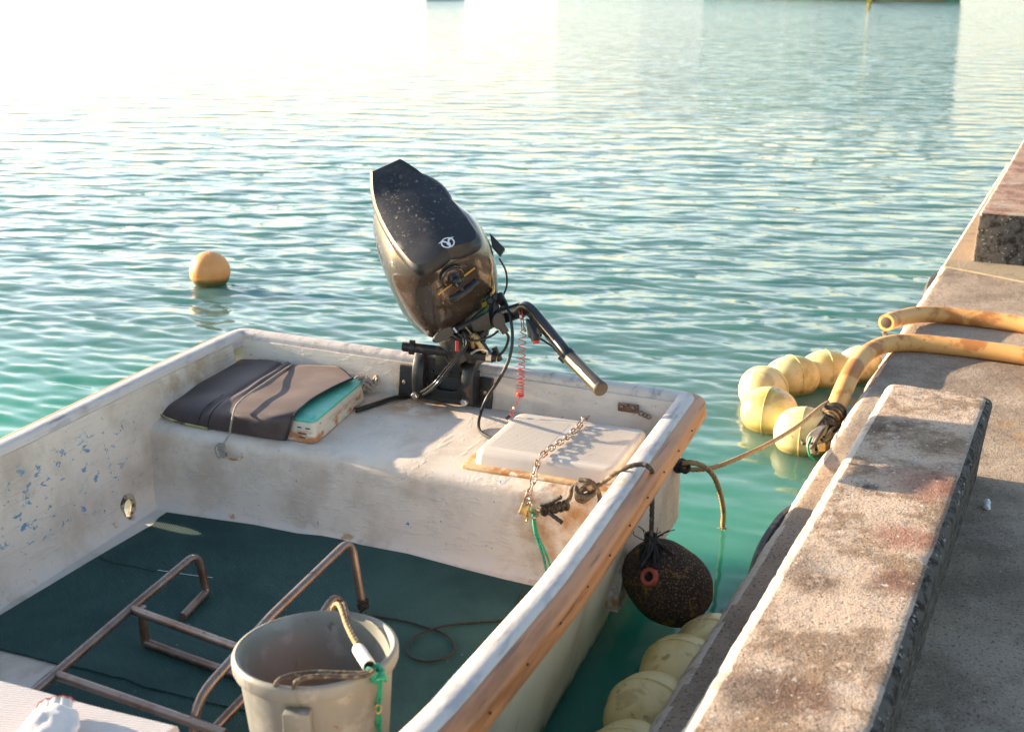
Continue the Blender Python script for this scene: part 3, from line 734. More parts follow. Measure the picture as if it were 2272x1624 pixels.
# hatch lid on the bench
HL = [at(1151, 914, .447), at(1447, 958, .447), at(1347, 1042, .447), at(1060, 1000, .447)]
hb = [bs(p) for p in HL]
s0, s1 = hb[3][0] * .5 + hb[0][0] * .5, hb[1][0] * .98; f0, f1 = (hb[0][1] + hb[1][1]) / 2, (hb[3][1] + hb[2][1]) / 2 + .005
print('hatch', [tuple(round(x, 3) for x in q) for q in hb], s0, s1, f0, f1)
f0 = max(f0, .125); s1 = min(s1, .755)
def rrect(s0, s1, f0, f1, r, z, n=5):
    out = []
    for (cs_, cf_, a0) in ((s1 - r, f1 - r, 0), (s0 + r, f1 - r, pi/2), (s0 + r, f0 + r, pi), (s1 - r, f0 + r, 3*pi/2)):
        for k in range(n + 1):
            a = a0 + pi/2 * k / n; out.append(bt(cs_ + r * cos(a), cf_ + r * sin(a), z))
    return out
Z0 = .401
lid = MB()
lid.loft([rrect(s0 - .012, s1 + .0, f0 - .004, f1 + .014, .03, Z0), rrect(s0 - .008, s1 + .0, f0 - .004, f1 + .010, .03, Z0 + .006), rrect(s0 - .004, s1, f0 - .002, f1 + .005, .028, Z0 + .034),
          rrect(s0, s1 - .003, f0, f1, .026, Z0 + .044), rrect(s0 + .006, s1 - .009, f0 + .006, f1 - .006, .022, Z0 + .0485), rrect(s0 + .014, s1 - .016, f0 + .014, f1 - .014, .02, Z0 + .050)])
for (a, b) in ((.06, .44), (.56, .95)):
    n = 26
    for k in range(n):
        f = lerp(f0 + .05, f1 - .045, k / (n - 1)); sa, sb = lerp(s0, s1, a), lerp(s0, s1, b)
        lid.tube([bt(sa, f, Z0 + .0495), bt((sa+sb)/2, f, Z0 + .0497), bt(sb, f, Z0 + .0495)], .0022, 6)
lid.build('hatch_lid', 'lid', boat, auto=50)
MB().loft([rrect(s0 - .038, s1 + .03, f0 - .01, f1 + .034, .02, Z0 - .004), rrect(s0 - .038, s1 + .03, f0 - .01, f1 + .034, .02, Z0 + .004), rrect(s0 - .033, s1 + .026, f0 - .006, f1 + .030, .018, Z0 + .008), rrect(s0 - .02, s1 + .02, f0 - .006, f1 + .02, .018, Z0 + .009)]).build('hatch_flange', 'rust_trim', boat, label='rust stained flange under the hatch lid')
# corroded hinge on the transom face
hc = at(1375, 930, .455); s_, f_, z_ = bs(hc); f_ = .088
h1 = MB().box(bt(s_, f_, .462), ES, EF, Vector((0, 0, 1)), .034, .005, .014).build('hinge_plate', 'steel', boat, smooth=False, bevel=.003)
for d in (-.02, .018): MB().lathe([(.001, -.002), (.008, -.002), (.007, .004), (.001, .006)], bt(s_ + d, f_ + .006, .464), az=EF, seg=10).build('bolt', 'steel', h1)
mh = MB()
for k in range(3): mh.tube([bt(s_ + .045 + k*.012 + .008*cos(a), f_ + .008, .452 - k*.004 + .007*sin(a)) for a in [2*pi*i/10 for i in range(10)]], .0026, 6, loop=True)
mh.build('hinge_link', 'steel', boat)
# eye bolts
M['rustwire'] = mat('rusty_wire', (.35, .20, .11), .5, .5, layers=[dict(c=(.55, .45, .35), scale=60, lo=.5, hi=.6)])
eb = spline([at(508, 1000, .36), at(510, 1012, .355), at(525, 1017, .352), at(542, 1012, .355)], 5)
MB().tube([bt(bs(p)[0], (.672 + (.022 * sin(pi * i / (len(eb)-1)))), p.z) for i, p in enumerate(eb)], .0035, 8).build('eye_bolt', 'rustwire', boat)
p_ = at(1190, 1129, .335); es_, ef_, ez_ = bs(p_)
RING = bt(es_, .70, .335)
MB().tube([bt(es_ + .02*cos(a), .683 + .010 + .012 * sin(a), .335 - .004*sin(a)) for a in [2*pi*i/14 for i in range(14)]], .0032, 7, loop=True).build('eye_bolt', 'rustwire', boat)
# batten on the transom above the sheet
MB().tube([bt(bs(at(575, 803, .45))[0], .088, .456), bt(bs(at(660, 815, .45))[0], .088, .448)], .006, 6).build('batten', 'black', boat)
# mounting plate for the motor
pl = [atf(885, 786, .095), atf(1093, 818, .095), atf(1088, 880, .105), atf(883, 852, .105)]
ps = [bs(p)[0] for p in pl]
PS0, PS1 = (ps[0] + ps[3]) / 2, (ps[1] + ps[2]) / 2
pm_ = (PS0 + PS1) / 2; print('plate', PS0, PS1)
plate = MB().add([bt(PS0, .090, .405), bt(PS1, .090, .400), bt(PS1, .076, .500), bt(PS0, .076, .508), bt(PS0, .108, .405), bt(PS1, .108, .400), bt(PS1, .092, .502), bt(PS0, .092, .510)],
    [(0,1,2,3), (7,6,5,4), (0,4,5,1), (1,5,6,2), (2,6,7,3), (3,7,4,0)]).build('motor_mount_plate', 'black', boat, smooth=False, bevel=.003)
for sx in (PS0 + .022, PS1 - .022, PS1 - .05): MB().lathe([(.001, 0), (.007, 0), (.006, .004), (.001, .005)], bt(sx, .103, .455), az=EF, seg=10).build('screw', 'rustwire', plate)

# ================================================================== OUTBOARD MOTOR
def cam2w(v): return Vector(RR * v[0] + DD * v[1] + FF * v[2])
ea, eb_ = .80, .60
nx_, ny_ = .45, .893
psi = radians(13); lx_ = Vector((ny_, -nx_, 0)); nn_ = Vector((nx_, ny_, 0)); zc_ = Vector((0, 0, 1))
Lc = lx_ * cos(psi) + zc_ * sin(psi); Zc = zc_ * cos(psi) - lx_ * sin(psi)
MF = cam2w(nn_ * ea - Zc * eb_); MU = cam2w(nn_ * -eb_ - Zc * ea); ML = cam2w(Lc)
MO = atd(986, 758, 4.0)
def e2(x, y, d=0): return atd(x, y, 4.0 + d)
def en(l, f, u): return MO + ML * l + MF * f + MU * u      # l: picture-right, f: toward the emblem end, u: up through the cowl
mot = root('outboard_motor', 'black outboard motor tilted forward on the transom, scratched cowl with round white emblem', 'outboard motor', bt(pm_, .05, .5))
def oval(c_l, hw, f0, f1, u, sq=2.6, taper=.35, n=40, crown=0, tilt=0):
    """rounded outline: front end (f1) blunt, aft end (f0) tapered"""
    out = []
    for k in range(n):
        a = 2*pi*k/n; ca, sa = cos(a), sin(a)
        x = abs(ca) ** (2/sq) * (1 if ca >= 0 else -1); y = abs(sa) ** (2/sq) * (1 if sa >= 0 else -1)
        fr = (y + 1) / 2; wv = hw * (1 - taper * max(0, (1 - fr) - .35) ** 1.2 / .65 ** 1.2)
        wv *= 1 - .10 * max(0, fr - .65) / .35
        out.append(en(c_l + x * wv, lerp(f0, f1, fr), u + tilt * fr))
    return out
cl_ = .095
body = MB()
lv = [(-.060, .130, -.40, -.040, 3.4, .30), (-.040, .150, -.435, -.030, 3.7, .30), (-.030, .156, -.445, -.026, 3.7, .30), (-.024, .161, -.448, -.022, 3.7, .3),
      (.04, .172, -.485, -.018, 3.7, .30), (.11, .178, -.508, -.017, 3.7, .34), (.17, .176, -.518, -.020, 3.7, .38), (.22, .165, -.518, -.026, 3.7, .42), (.262, .146, -.512, -.034, 3.7, .48), (.29, .120, -.500, -.044, 3.7, .5), (.300, .09, -.45, -.06, 3.4, .5)]
body.loft([oval(cl_ + .008, hw, f0, f1, u, sq, tp, 56) for (u, hw, f0, f1, sq, tp) in lv])
cow = body.build('cowl', 'cowl', mot, auto=60)
# raised seam band
MB().tube(oval(cl_ + .008, .162, -.449, -.020, .0, 2.8, .3, 56), .0032, 6, loop=True).build('seam_cord', 'rubber', cow)
# top cover: crowned shell with a beak toward the stern
cov = MB(); rings = []
outl = [(0, -.046), (.06, -.036), (.098, -.040), (.118, -.068), (.124, -.12), (.126, -.20), (.120, -.29), (.107, -.375), (.092, -.43), (.078, -.465), (.055, -.512)]
# right half outline (l offset, f) then mirrored
R_ = spline([Vector((a, b, 0)) for a, b in outl], 4)
ring2 = [(p.x, p.y) for p in R_] + [(-p.x, p.y) for p in reversed(R_)]
def cr(l, f):
    base = .305 + .030 * (1 - (l / .13) ** 2) * (1 - abs((f + .24) / .33) ** 2.2 * .8)
    base += .030 * max(0, (-f - .40) / .11)             # beak lifts at the stern end
    return base
levels = [(1.0, -.022), (1.012, -.012), (1.0, -.002), (.975, .004), (.93, None), (.8, None), (.6, None), (.4, None), (.2, None), (.04, None)]
for sc_, du in levels:
    rr = []
    for (l, f) in ring2:
        fc = -.22; l2, f2 = l * sc_, fc + (f - fc) * sc_
        u = (.300 + du + .030 * max(0, (-f - .40) / .11)) if du is not None else cr(l2, f2)
        rr.append(en(cl_ + l2, f2, u))
    rings.append(rr)
cv = cov.loft(rings).build('top_cover', 'cover', mot, auto=28)
# side shoulder swelling on the picture-right of the beak
sh = MB(); 
sh.loft([[en(cl_ + .070 + .030*sin(pi*i/12) + r_*cos(a), -.47 + .30*i/12, .292 + r_*.9*sin(a)) for a in [2*pi*k/12 for k in range(12)] for r_ in [.006 + .024 * sin(pi * i / 12) ** .7]] for i in range(13)])
sh.build('air_intake_shoulder', 'cover', mot)
# emblem: ring with a winged V
def flat_on_cover(pts, lift=.0016):
    return [en(cl_ + l, f, cr(l, f) + lift) for l, f in pts]
ec = (.012, -.075)
def em(pts): return [(ec[0] + x, ec[1] + y) for x, y in pts]
ring_ = MB(); R1, R0 = .0215, .0175; n = 36
vs = flat_on_cover(em([(R1*cos(2*pi*k/n), R1*sin(2*pi*k/n)) for k in range(n)])) + flat_on_cover(em([(R0*cos(2*pi*k/n), R0*sin(2*pi*k/n)) for k in range(n)]))
ring_.add(vs, [(k, (k+1) % n, n + (k+1) % n, n + k) for k in range(n)])
def poly(pts): ring_.add(flat_on_cover(em(pts), .0020), [tuple(range(len(pts)))])
poly([(-.027, -.012), (-.012, -.0165), (-.004, -.009), (.0, -.001), (-.004, .0005), (-.011, -.007)])      # one wing
poly([(.027, -.012), (.012, -.0165), (.004, -.009), (.0, -.001), (.004, .0005), (.011, -.007)])
poly([(-.0045, -.003), (.0045, -.003), (.006, .0055), (.0025, .0185), (-.0025, .0185), (-.006, .0055)])
ring_.build('emblem', 'white_mark', cv, smooth=False, solid=.0008)
# front panel details (f = +.012 plane)
def fp(l, u, d=.0): return en(cl_ + l, -.020 + d, u)
rc = MB(); rc.lathe([(.001, .004), (.030, .004), (.036, .001), (.041, .002), (.043, -.004)], fp(-.012, .238), az=MF, seg=24)
rc.build('starter_recess', 'cowl', mot)
ph = MB()
ph.lathe([(.001, 0), (.020, 0), (.021, .006), (.016, .012), (.015, .022), (.017, .026), (.014, .032), (.009, .036), (.008, .048)], fp(-.014, .240), az=(MF + ML*.0).normalized(), seg=18)
gr = [fp(-.050, .190, .036), fp(-.030, .195, .042), fp(.0, .203, .044), fp(.030, .211, .042), fp(.048, .217, .036)]
ph.tube(spline(gr, 5), lambda t: .012 + .0035 * sin(pi * t), 12)
ph.tube([fp(-.014, .240, .03), fp(-.002, .205, .044)], .009, 10)
ph.build('pull_handle', 'rubber', mot)
for a, b in ((-.075, -.022), (.022, .062)):
    MB().tube([fp(a, .200 if a < 0 else .226, .0035), fp(b, .238 if a > 0 else .216, .0035)], .0028, 6).build('gold_stripe', 'gold_mark', mot)
MB().box(fp(.070, .060, .004), ML, MU, MF, .0085, .0085, .002).build('warning_sticker', 'yellow_mark', mot, smooth=False)
# seam loop cable sweeping across the panel
lc = spline([fp(.165, .18, -.04), fp(.172, .13, -.02), fp(.155, .08, .000), fp(.11, .040, .010), fp(.05, .010, .012), fp(.0, -.010, .008)], 8)
MB().tube(lc, .0032, 8).build('latch_cable', 'rubber', mot)
# fin-like cover latch on the far side
MB().prism([e2(1086, 516, .05), e2(1121, 552, .05), e2(1110, 569, .05), e2(1092, 548, .05)], Vector(FF) * .05).build('cowl_latch', 'black', mot, smooth=False, bevel=.003)
# lower pan and leg
pan = MB()
pan.loft([oval(cl_ - .006, .112, -.41, -.015, -.058, 2.6, .3, 40), oval(cl_ - .0, .092, -.36, -.03, -.085, 2.4, .3, 40), oval(cl_ - .005, .060, -.29, -.06, -.12, 2.3, .3, 40), oval(cl_ - .01, .046, -.25, -.085, -.16, 2.2, .3, 40), oval(cl_ - .015, .040, -.235, -.10, -.26, 2.2, .3, 40)])
pan.build('lower_pan', 'cowl', mot, auto=60)
# parts picked up from the picture, all close to 4 m away
sw = MB()
sw.tube([e2(1000, 745, .02), e2(1012, 775, .03), e2(1025, 800, .04)], .045, 14)
sw.tube([e2(1060, 735, .0), e2(1050, 770, .03), e2(1040, 800, .05)], .026, 12)
sw.box(e2(1000, 792, .07), ES, Vector((0, 0, 1)), EF, .045, .03, .025)
sw.build('swivel_bracket', 'black', mot, bevel=.006, auto=40)
MB().prism([e2(1042, 716, -.06), e2(1082, 690, -.06), e2(1100, 640, -.04), e2(1112, 700, -.04), e2(1090, 730, -.05), e2(1050, 738, -.05)], FF.tolist() and Vector(FF * .05)).build('steering_bracket', 'black', mot, smooth=False, bevel=.004)
# tilt tube with nuts
ttA, ttB = e2(895, 769, .03), e2(1098, 792, .0)
MB().tube([ttA, ttB], .016, 14).build('tilt_tube', 'black', mot)
MB().tube([e2(892, 768, .03), e2(907, 770, .03)], .014, 6).build('tilt_nut', 'black', mot)
MB().tube([e2(908, 770, .03), e2(920, 771, .03)], .024, 16).build('tilt_collar', 'black', mot)
MB().tube([e2(1078, 790, -.01), e2(1090, 791, -.01)], .020, 6).build('tilt_nut', 'chrome', mot)
MB().tube([e2(1090, 791, -.01), e2(1102, 794, -.01)], .015, 16).build('tilt_cap', 'black', mot)
MB().tube([e2(1100, 793.5, -.012), e2(1103, 794, -.012)], .010, 14).build('tilt_cap_seal', 'yellow_mark', mot)
# transom clamps
for cxp, xb, yb in ((930, 921, 845), (1040, 1029, 860)):
    c = MB()
    top = bt(bs(e2(cxp, 772))[0], .10, .545); s_ = bs(atf(cxp, 820, .14))[0]
    pts = [bt(s_, .03, .555), bt(s_, .085, .562), bt(s_, .125, .545), bt(s_, .142, .50), bt(s_, .140, .45), bt(s_, .132, .425)]
    sp_c = spline(pts, 5)
    c.tube(sp_c, .018, 4, prof=lambda L, i: [(.016, .020), (.019, 0), (.016, -.020), (-.016, -.022), (-.020, 0), (-.016, .022)])
    cb = c.build('clamp_bracket', 'black', mot, bevel=.003, auto=40)
    bc = bt(s_ - .006, .140, .435)
    MB().lathe([(.010, -.03), (.010, .012), (.0135, .012), (.0135, .022), (.011, .025), (.001, .025)], bc, az=(EF * .93 + Vector((0, 0, -.2)) - ES * .2), seg=6).build('clamp_bolt', 'chrome', cb, auto=30)
SA, SB2 = bs(atf(930, 820, .14))[0], bs(atf(1040, 835, .14))[0]
MB().add([bt(a_, f_, z_) for z_ in (.500, .565) for a_, f_ in ((SA, .088), (SB2, .088), (SB2, .125), (SA, .125))], [(0,1,2,3),(7,6,5,4),(0,4,5,1),(1,5,6,2),(2,6,7,3),(3,7,4,0)]).build('clamp_crosspiece', 'black', mot, smooth=False, bevel=.005)
cb = MB(); sm = (SA + SB2) / 2
ap = []
outer = [(-.065, .035), (.062, .035), (.074, -.01), (.066, -.055), (.045, -.068), (-.05, -.068), (-.068, -.052), (-.076, -.008)]
inner = [(-.036, .014), (.034, .014), (.048, -.012), (.040, -.036), (.022, -.042), (-.028, -.042), (-.042, -.034), (-.050, -.010)]
o1 = [bt(sm + a, .122, .492 + b) for a, b in outer]; i1 = [bt(sm + a, .122, .492 + b) for a, b in inner]
o2 = [p - EF * .03 for p in o1]; i2 = [p - EF * .03 for p in i1]; n = 8
cb.add(o1 + i1 + o2 + i2, [(k, (k+1) % n, n + (k+1) % n, n + k) for k in range(n)] + [(2*n+k, 3*n+k, 3*n+(k+1) % n, 2*n+(k+1) % n) for k in range(n)] + [(k, 2*n+k, 2*n+(k+1) % n, (k+1) % n) for k in range(n)] + [(n+k, n+(k+1) % n, 3*n+(k+1) % n, 3*n+k) for k in range(n)])
cb.build('thrust_plate', 'black', mot, smooth=False, bevel=.003)
for k in range(4): MB().lathe([(.001, 0), (.006, 0), (.006, .006), (.001, .006)], bt(sm - .05 + .033*k, .124, .516), az=EF, seg=6).build('plate_bolt', 'black', mot)
MB().prism([bt(SB2 + .018, .10, .53), bt(SB2 + .018, .118, .41), bt(SB2 + .018, .14, .43), bt(SB2 + .018, .145, .52)], ES * .006).build('bracket_rib', 'black', mot, smooth=False, bevel=.001)
# levers, linkage
MB().lathe([(.001, -.006), (.9*.034, -.006), (.034, 0), (.9*.034, .006), (.001, .006)], e2(985, 742, -.08), az=(MF*.5 + Vector(-FF) + ML*.2), ax=cam2w((1, -.55, 0)), seg=22, sx=1.25, sy=.55).build('shift_paddle', 'arm', mot)
pd_ = MB(); pd_.tube([e2(1005, 735, -.07), e2(1050, 712, -.05), e2(1075, 700, -.04)], .008, 10); pd_.build('shift_rod', 'black', mot)
kn = MB(); kn.lathe([(.001, -.007), (.021, -.007), (.024, 0), (.021, .007), (.001, .007)], e2(1107, 712, -.08), az=Vector(-FF), ax=cam2w((0, 1, 0)), seg=20, sx=1.15, sy=.85)
kn.tube([e2(1112, 722, -.075), e2(1122, 738, -.07)], .013, 8); kn.build('friction_knob', 'gripend', mot)
lk = MB(); lk.tube([e2(1030, 722, -.06), e2(1046, 742, -.06)], .003, 6); lk.lathe([(.001, -.015), (.012, -.015), (.013, 0), (.010, .015), (.001, .015)], e2(1056, 750, -.05), az=cam2w((.6, .8, 0)), seg=12)
lk.tube([e2(1046, 742, -.06), e2(1050, 770, -.02)], .007, 8); lk.tube([e2(1058, 758, -.05), e2(1075, 780, -.03)], .008, 8); lk.build('linkage', 'brass', mot)
MB().tube([e2(1006, 728, -.09), e2(1014, 738, -.09)], .004, 8).build('pan_latch', 'chrome', mot)
tg = MB(); tg.box(e2(1014, 768, -.06), cam2w((1, 0, 0)), cam2w((0, 1, 0)), cam2w((0, 0, 1)), .0055, .017, .003); tg.build('red_tag', 'red_mark', mot, smooth=False, bevel=.002)
MB().tube(spline([e2(1108, 655, -.04), e2(1112, 664, -.05), e2(1116, 672, -.06)], 4), .014, 12).build('cable_boot', 'rubber', mot)
for a in ((1088, 668), (1100, 660), (1118, 684)): MB().lathe([(.001, 0), (.013, 0), (.014, .008), (.009, .014), (.001, .014)], e2(a[0], a[1], -.04), az=Vector(-FF), seg=10).build('pan_fitting', 'black', mot)
# undercarriage clutter behind the panel
cx_ = MB()
for (a, b, r_) in (((1040, 720), (1000, 735), .012), ((1060, 712), (1085, 725), .016), ((1030, 742), (1078, 752), .010), ((1012, 752), (1035, 790), .014), ((1070, 760), (1096, 802), .009), ((1080, 700), (1070, 742), .02), ((1096, 770), (1110, 800), .010)):
    cx_.tube([e2(*a, .0), e2(*b, .01)], r_, 9)
cx_.build('tilt_mechanism', 'black', mot)
MB().tube(spline([e2(1045, 785, -.03), e2(1062, 776, -.04), e2(1078, 778, -.04), e2(1082, 790, -.03)], 5), .004, 6).build('spring_wire', 'chrome', mot)
# tiller
tl = MB()
bx = [(1098, 688), (1122, 682), (1150, 676), (1168, 668), (1178, 674)]
arm = MB()
def quad_tube(mb, pts, w, h):
    def prof(L, i):
        k = i / (len(pts) - 1); a, b = (w(k) if callable(w) else w), (h(k) if callable(h) else h)
        return [(a, b*.6), (a*.6, b), (-a*.6, b), (-a, b*.6), (-a, -b*.6), (-a*.6, -b), (a*.6, -b), (a, -b*.6)]
    mb.tube(pts, 1, 8, prof=prof, up=Vector(FF))
quad_tube(arm, [e2(1088, 712, -.02), e2(1120, 700, -.05), e2(1156, 688, -.09)], .016, .024)
quad_tube(arm, spline([e2(1150, 696, -.08), e2(1164, 684, -.10), e2(1182, 694, -.13), e2(1215, 733, -.20), e2(1250, 775, -.28), e2(1262, 790, -.30)], 4), .016, lambda k: .022 - .006*k)
arm.build('tiller_arm', 'arm', mot, auto=50)
sb = MB(); sb.prism([e2(1166, 706, -.13), e2(1192, 712, -.14), e2(1204, 744, -.17), e2(1192, 756, -.16), e2(1172, 748, -.14)], Vector(FF) * .03); sb.build('switch_housing', 'black', mot, smooth=False, bevel=.004)
MB().tube([e2(1188, 742, -.17), e2(1189, 756, -.17)], .0145, 16).build('stop_switch', 'black', mot)
MB().tube([e2(1189, 755, -.17), e2(1190, 763, -.17)], .011, 16).build('stop_button', 'redplastic', mot)
g0, g1 = e2(1262, 790, -.30), e2(1333, 863, -.46)
gp = [g0.lerp(g1, t) for t in (0, .04, .06, .2, .5, .8, .96, 1)]
gm = MB(); gr_ = [.020, .0235, .022, .0215, .0215, .022, .0228, .0215]
rings = []; ax_ = (g1 - g0).normalized(); xx = Vector((0, 0, 1)); xx = (xx - ax_*xx.dot(ax_)).normalized(); yy = ax_.cross(xx)
for p, r_ in zip(gp, gr_): rings.append([p + (xx*cos(2*pi*k/40) + yy*sin(2*pi*k/40)) * (r_ - (.0011 if k % 4 == 0 and r_ < .0222 else 0)) for k in range(40)])
gg_ = gm.loft(rings).build('tiller_grip', 'grip', mot, auto=40)
MB().lathe([(.001, .004), (.0205, .003), (.0225, .0), (.0225, -.006)], g1 + ax_ * .001, az=ax_, seg=28).build('grip_end_cap', 'gripend', gg_)
MB().tube([e2(1256, 783, -.30), e2(1266, 794, -.305)], .0235, 18).build('grip_collar', 'arm', mot)
tm = MB(); tm.box(e2(1248, 796, -.28), cam2w((.7, .7, 0)), cam2w((-.7, .7, 0)), cam2w((0, 0, 1)), .012, .010, .008); tm.build('friction_screw', 'black', mot, bevel=.003)
tm = MB(); tm.tube([e2(1200, 752, -.16), e2(1225, 768, -.20), e2(1244, 790, -.26)], .0035, 6); tm.build('throttle_cable', 'rubber', mot)
# cables and hoses of the motor
hosesets = [([e2(1112, 655, -.05), e2(1124, 676, -.07), e2(1133, 706, -.09), e2(1137, 752, -.10), e2(1130, 795, -.10), e2(1110, 838, -.08)] + [bt(*bs(at(1080, 884, .47))[:2], .47), bt(*bs(at(1063, 930, .42))[:2], .42), at(1066, 957, .406), at(1090, 972, .406), at(1104, 972, .408)], .0052),
            ([e2(1032, 740, -.07), e2(1036, 765, -.08), e2(1020, 790, -.10), e2(995, 820, -.12), e2(966, 856, -.14)] + [at(930, 879, .412), at(880, 885, .407), at(830, 900, .406), at(790, 913, .408)], .0050),
            ([e2(1026, 742, -.06), e2(1030, 768, -.07), e2(1013, 792, -.09), e2(988, 820, -.11), e2(961, 852, -.13)] + [at(924, 874, .420), at(876, 880, .416), at(826, 896, .410), at(790, 907, .41)], .0042),
            ([e2(1012, 728, -.07), e2(1022, 745, -.09), e2(1050, 756, -.10), e2(1085, 748, -.10), e2(1105, 735, -.08)], .0036),
            ([e2(1110, 730, -.06), e2(1128, 746, -.05), e2(1120, 775, -.03), e2(1100, 795, -.01)], .0045),
            ([e2(1000, 740, -.04), e2(1030, 756, -.06), e2(1062, 748, -.05), e2(1082, 722, -.03)], .004)]
for pts, r_ in hosesets: MB().tube(spline(pts, 8), r_, 10).build('hose', 'rubber', mot)
# red coiled lanyard
lan = root('stop_lanyard', 'red coiled plastic lanyard hanging from the tiller arm down to the bench', 'lanyard', e2(1156, 735, -.12))
A = e2(1160, 728, -.13); Bq = e2(1154, 880, -.10); pts = []
turns = 17; n = turns * 14; axd = (Bq - A).normalized(); x_ = cam2w((1, 0, 0)); x_ = (x_ - axd*x_.dot(axd)).normalized(); y_ = axd.cross(x_)
for i in range(n + 1):
    t = i / n; tt = 1 - (1 - t) ** 1.9       # coils bunch toward the bottom
    tt = min(1, tt); p = A.lerp(Bq, tt); a = 2*pi*turns*t
    r_ = .0115 * min(1, t*12 + .2, (1 - t)*12 + .2)
    pts.append(p + x_*(r_*cos(a)) + y_*(r_*sin(a)))
MB().tube(pts, .0016, 6).build('coil', 'redplastic', lan)
MB().tube(spline([e2(1158, 732, -.13), e2(1155, 705, -.12), e2(1148, 678, -.09), e2(1152, 676, -.085), e2(1160, 700, -.12), e2(1162, 732, -.13)], 6), .0016, 6).build('upper_loop', 'redplastic', lan)
MB().tube([e2(1155, 700, -.122), e2(1156, 706, -.124)], .004, 8).build('crimp', 'white_mark', lan)
MB().tube([e2(1162, 726, -.13), e2(1166, 737, -.13)], .004, 8).build('snap_hook', 'brass', lan)
e_ = [e2(1154, 880, -.10), e2(1148, 893, -.10), e2(1141, 905, -.11)]
MB().tube(spline(e_ + [e2(1133, 916, -.12), e2(1130, 924, -.12), e2(1136, 924, -.12), e2(1141, 912, -.11)], 6), .0016, 6).build('lower_loop', 'redplastic', lan)
MB().tube([e2(1141, 903, -.11), e2(1139, 908, -.11)], .0036, 8).build('crimp', 'white_mark', lan)
q = e2(1127, 926, -.12); MB().box(q, cam2w((.8, -.6, 0)), cam2w((.6, .8, 0)), cam2w((0, 0, 1)), .008, .0045, .003).build('switch_clip', 'rubber', lan, bevel=.0015)

# ================================================================== BOX, SHEET, CORD
bx = root('storage_box', 'rust streaked white box with mint green lid, half under the dark sheet', 'box', at(690, 984, .402))
bzt = .470
F0, F1, F2, F3 = at(600, 968, .402), at(698, 986, .402), at(812, 886, .402), at(720, 850, .402)
def rpoly(P, r, n=5):
    out = []; m = len(P)
    for i in range(m):
        a, b, c = P[i-1], P[i], P[(i+1) % m]; p0 = b + (a - b).normalized()*r; p1 = b + (c - b).normalized()*r
        for k in range(n + 1):
            t = k / n; out.append(p0*(1-t)**2 + b*2*t*(1-t) + p1*t*t)
    return out
bp = [F0, F1, F2, F3]; cen = (F0 + F1 + F2 + F3) / 4
def ringz(z, sc_): return [Vector((cen.x + (p.x - cen.x)*sc_, cen.y + (p.y - cen.y)*sc_, z)) for p in rpoly(bp, .03)]
MB().loft([ringz(.402, 1.0), ringz(.406, 1.012), ringz(.412, 1.0), ringz(.450, .965), ringz(bzt - .008, .945)]).build('box_body', 'box', bx, auto=50)
MB().loft([ringz(bzt - .008, .93), ringz(bzt - .002, .935), ringz(bzt, .925), ringz(bzt + .001, .7)]).build('box_lid', 'boxlid', bx, auto=40)
# faint black stencil dashes on the front of the box
for k, (a, b, z) in enumerate(((.62, .70, .447), (.80, .90, .447), (.64, .82, .430), (.66, .80, .418))):
    fr0, fr1 = ringz(z, .972 if z > .44 else .985), None
    pA = F0.lerp(F1, a); pB = F0.lerp(F1, b); nrm_ = Vector((F1 - F0)).cross(Vector((0, 0, 1))).normalized()
    if nrm_.y > 0: nrm_ = -nrm_
    off = nrm_ * .002 + (cen - (F0 + F1) / 2).normalized() * ((.45 - .402) * .0 + (z - .402) * .18)
    MB().box((pA + pB) / 2 * 1 + off + Vector((0, 0, z - .402)), (pB - pA).normalized(), nrm_, Vector((0, 0, 1)), (pB - pA).length / 2, .001, .0016).build('stencil_mark', 'nail', bx, smooth=False)

# dark sheet: control net front -> back
net = [
 [at(349, 914, .412), at(372, 893, .425), at(415, 864, .440), (at(475, 829, .452)), at(537, 796, .452)],
 [at(385, 931, .408), at(405, 905, .440), at(455, 868, .458), at(510, 831, .468), at(565, 798, .462)],
 [at(425, 942, .404), at(440, 908, .452), at(490, 872, .472), at(545, 834, .482), at(600, 800, .470)],
 [at(465, 950, .404), at(477, 912, .462), at(520, 878, .480), at(572, 842, .488), at(626, 806, .474)],
 [at(500, 957, .404), at(508, 918, .470), at(548, 884, .482), at(598, 846, .486), at(650, 812, .478)],
 [at(545, 965, .404), at(556, 922, .478), at(592, 886, .484), at(636, 848, .486), at(690, 811, .484)],
 [at(590, 972, .404), at(604, 928, .480), at(640, 890, .486), at(680, 851, .488), at(727, 813, .486)],
 [at(634, 977, .404), at(656, 925, .474), at(676, 896, .480), at(722, 866, .484), at(760, 822, .484), ],
]
net[7] = [at(634, 977, .404), at(654, 922, .478), at(684, 892, .484), at(735, 862, .486), at(783, 840, .484)]
net[6] = [at(592, 972, .404), at(606, 928, .480), at(642, 888, .486), at(692, 850, .488), at(753, 815, .486)]
rows = [spline(r_, 9) for r_ in net]; m2 = len(rows[0]); grid = []
for j in range(m2): grid.append(spline([r_[j] for r_ in rows], 9))
ni = len(grid[0]); cm = MB()
vs = []
for j in range(m2):
    for i in range(ni):
        p = grid[j][i].copy(); p.z += .004 * noise.noise(Vector((p.x*6, p.y*6, 1))) + (.005 * noise.noise(Vector((p.x*3 + p.y*9, p.y*2, 4))))
        u = i / (ni - 1)
        fold = .010 * math.exp(-((u - .42 - .10 * j / m2) / .045) ** 2) * (j / m2) - .006 * math.exp(-((u - .34 - .1 * j / m2) / .03) ** 2)
        p.z += fold * min(1, j / 8); vs.append(p)
cm.add(vs, [(j*ni + i, j*ni + i + 1, (j+1)*ni + i + 1, (j+1)*ni + i) for j in range(m2 - 1) for i in range(ni - 1)])
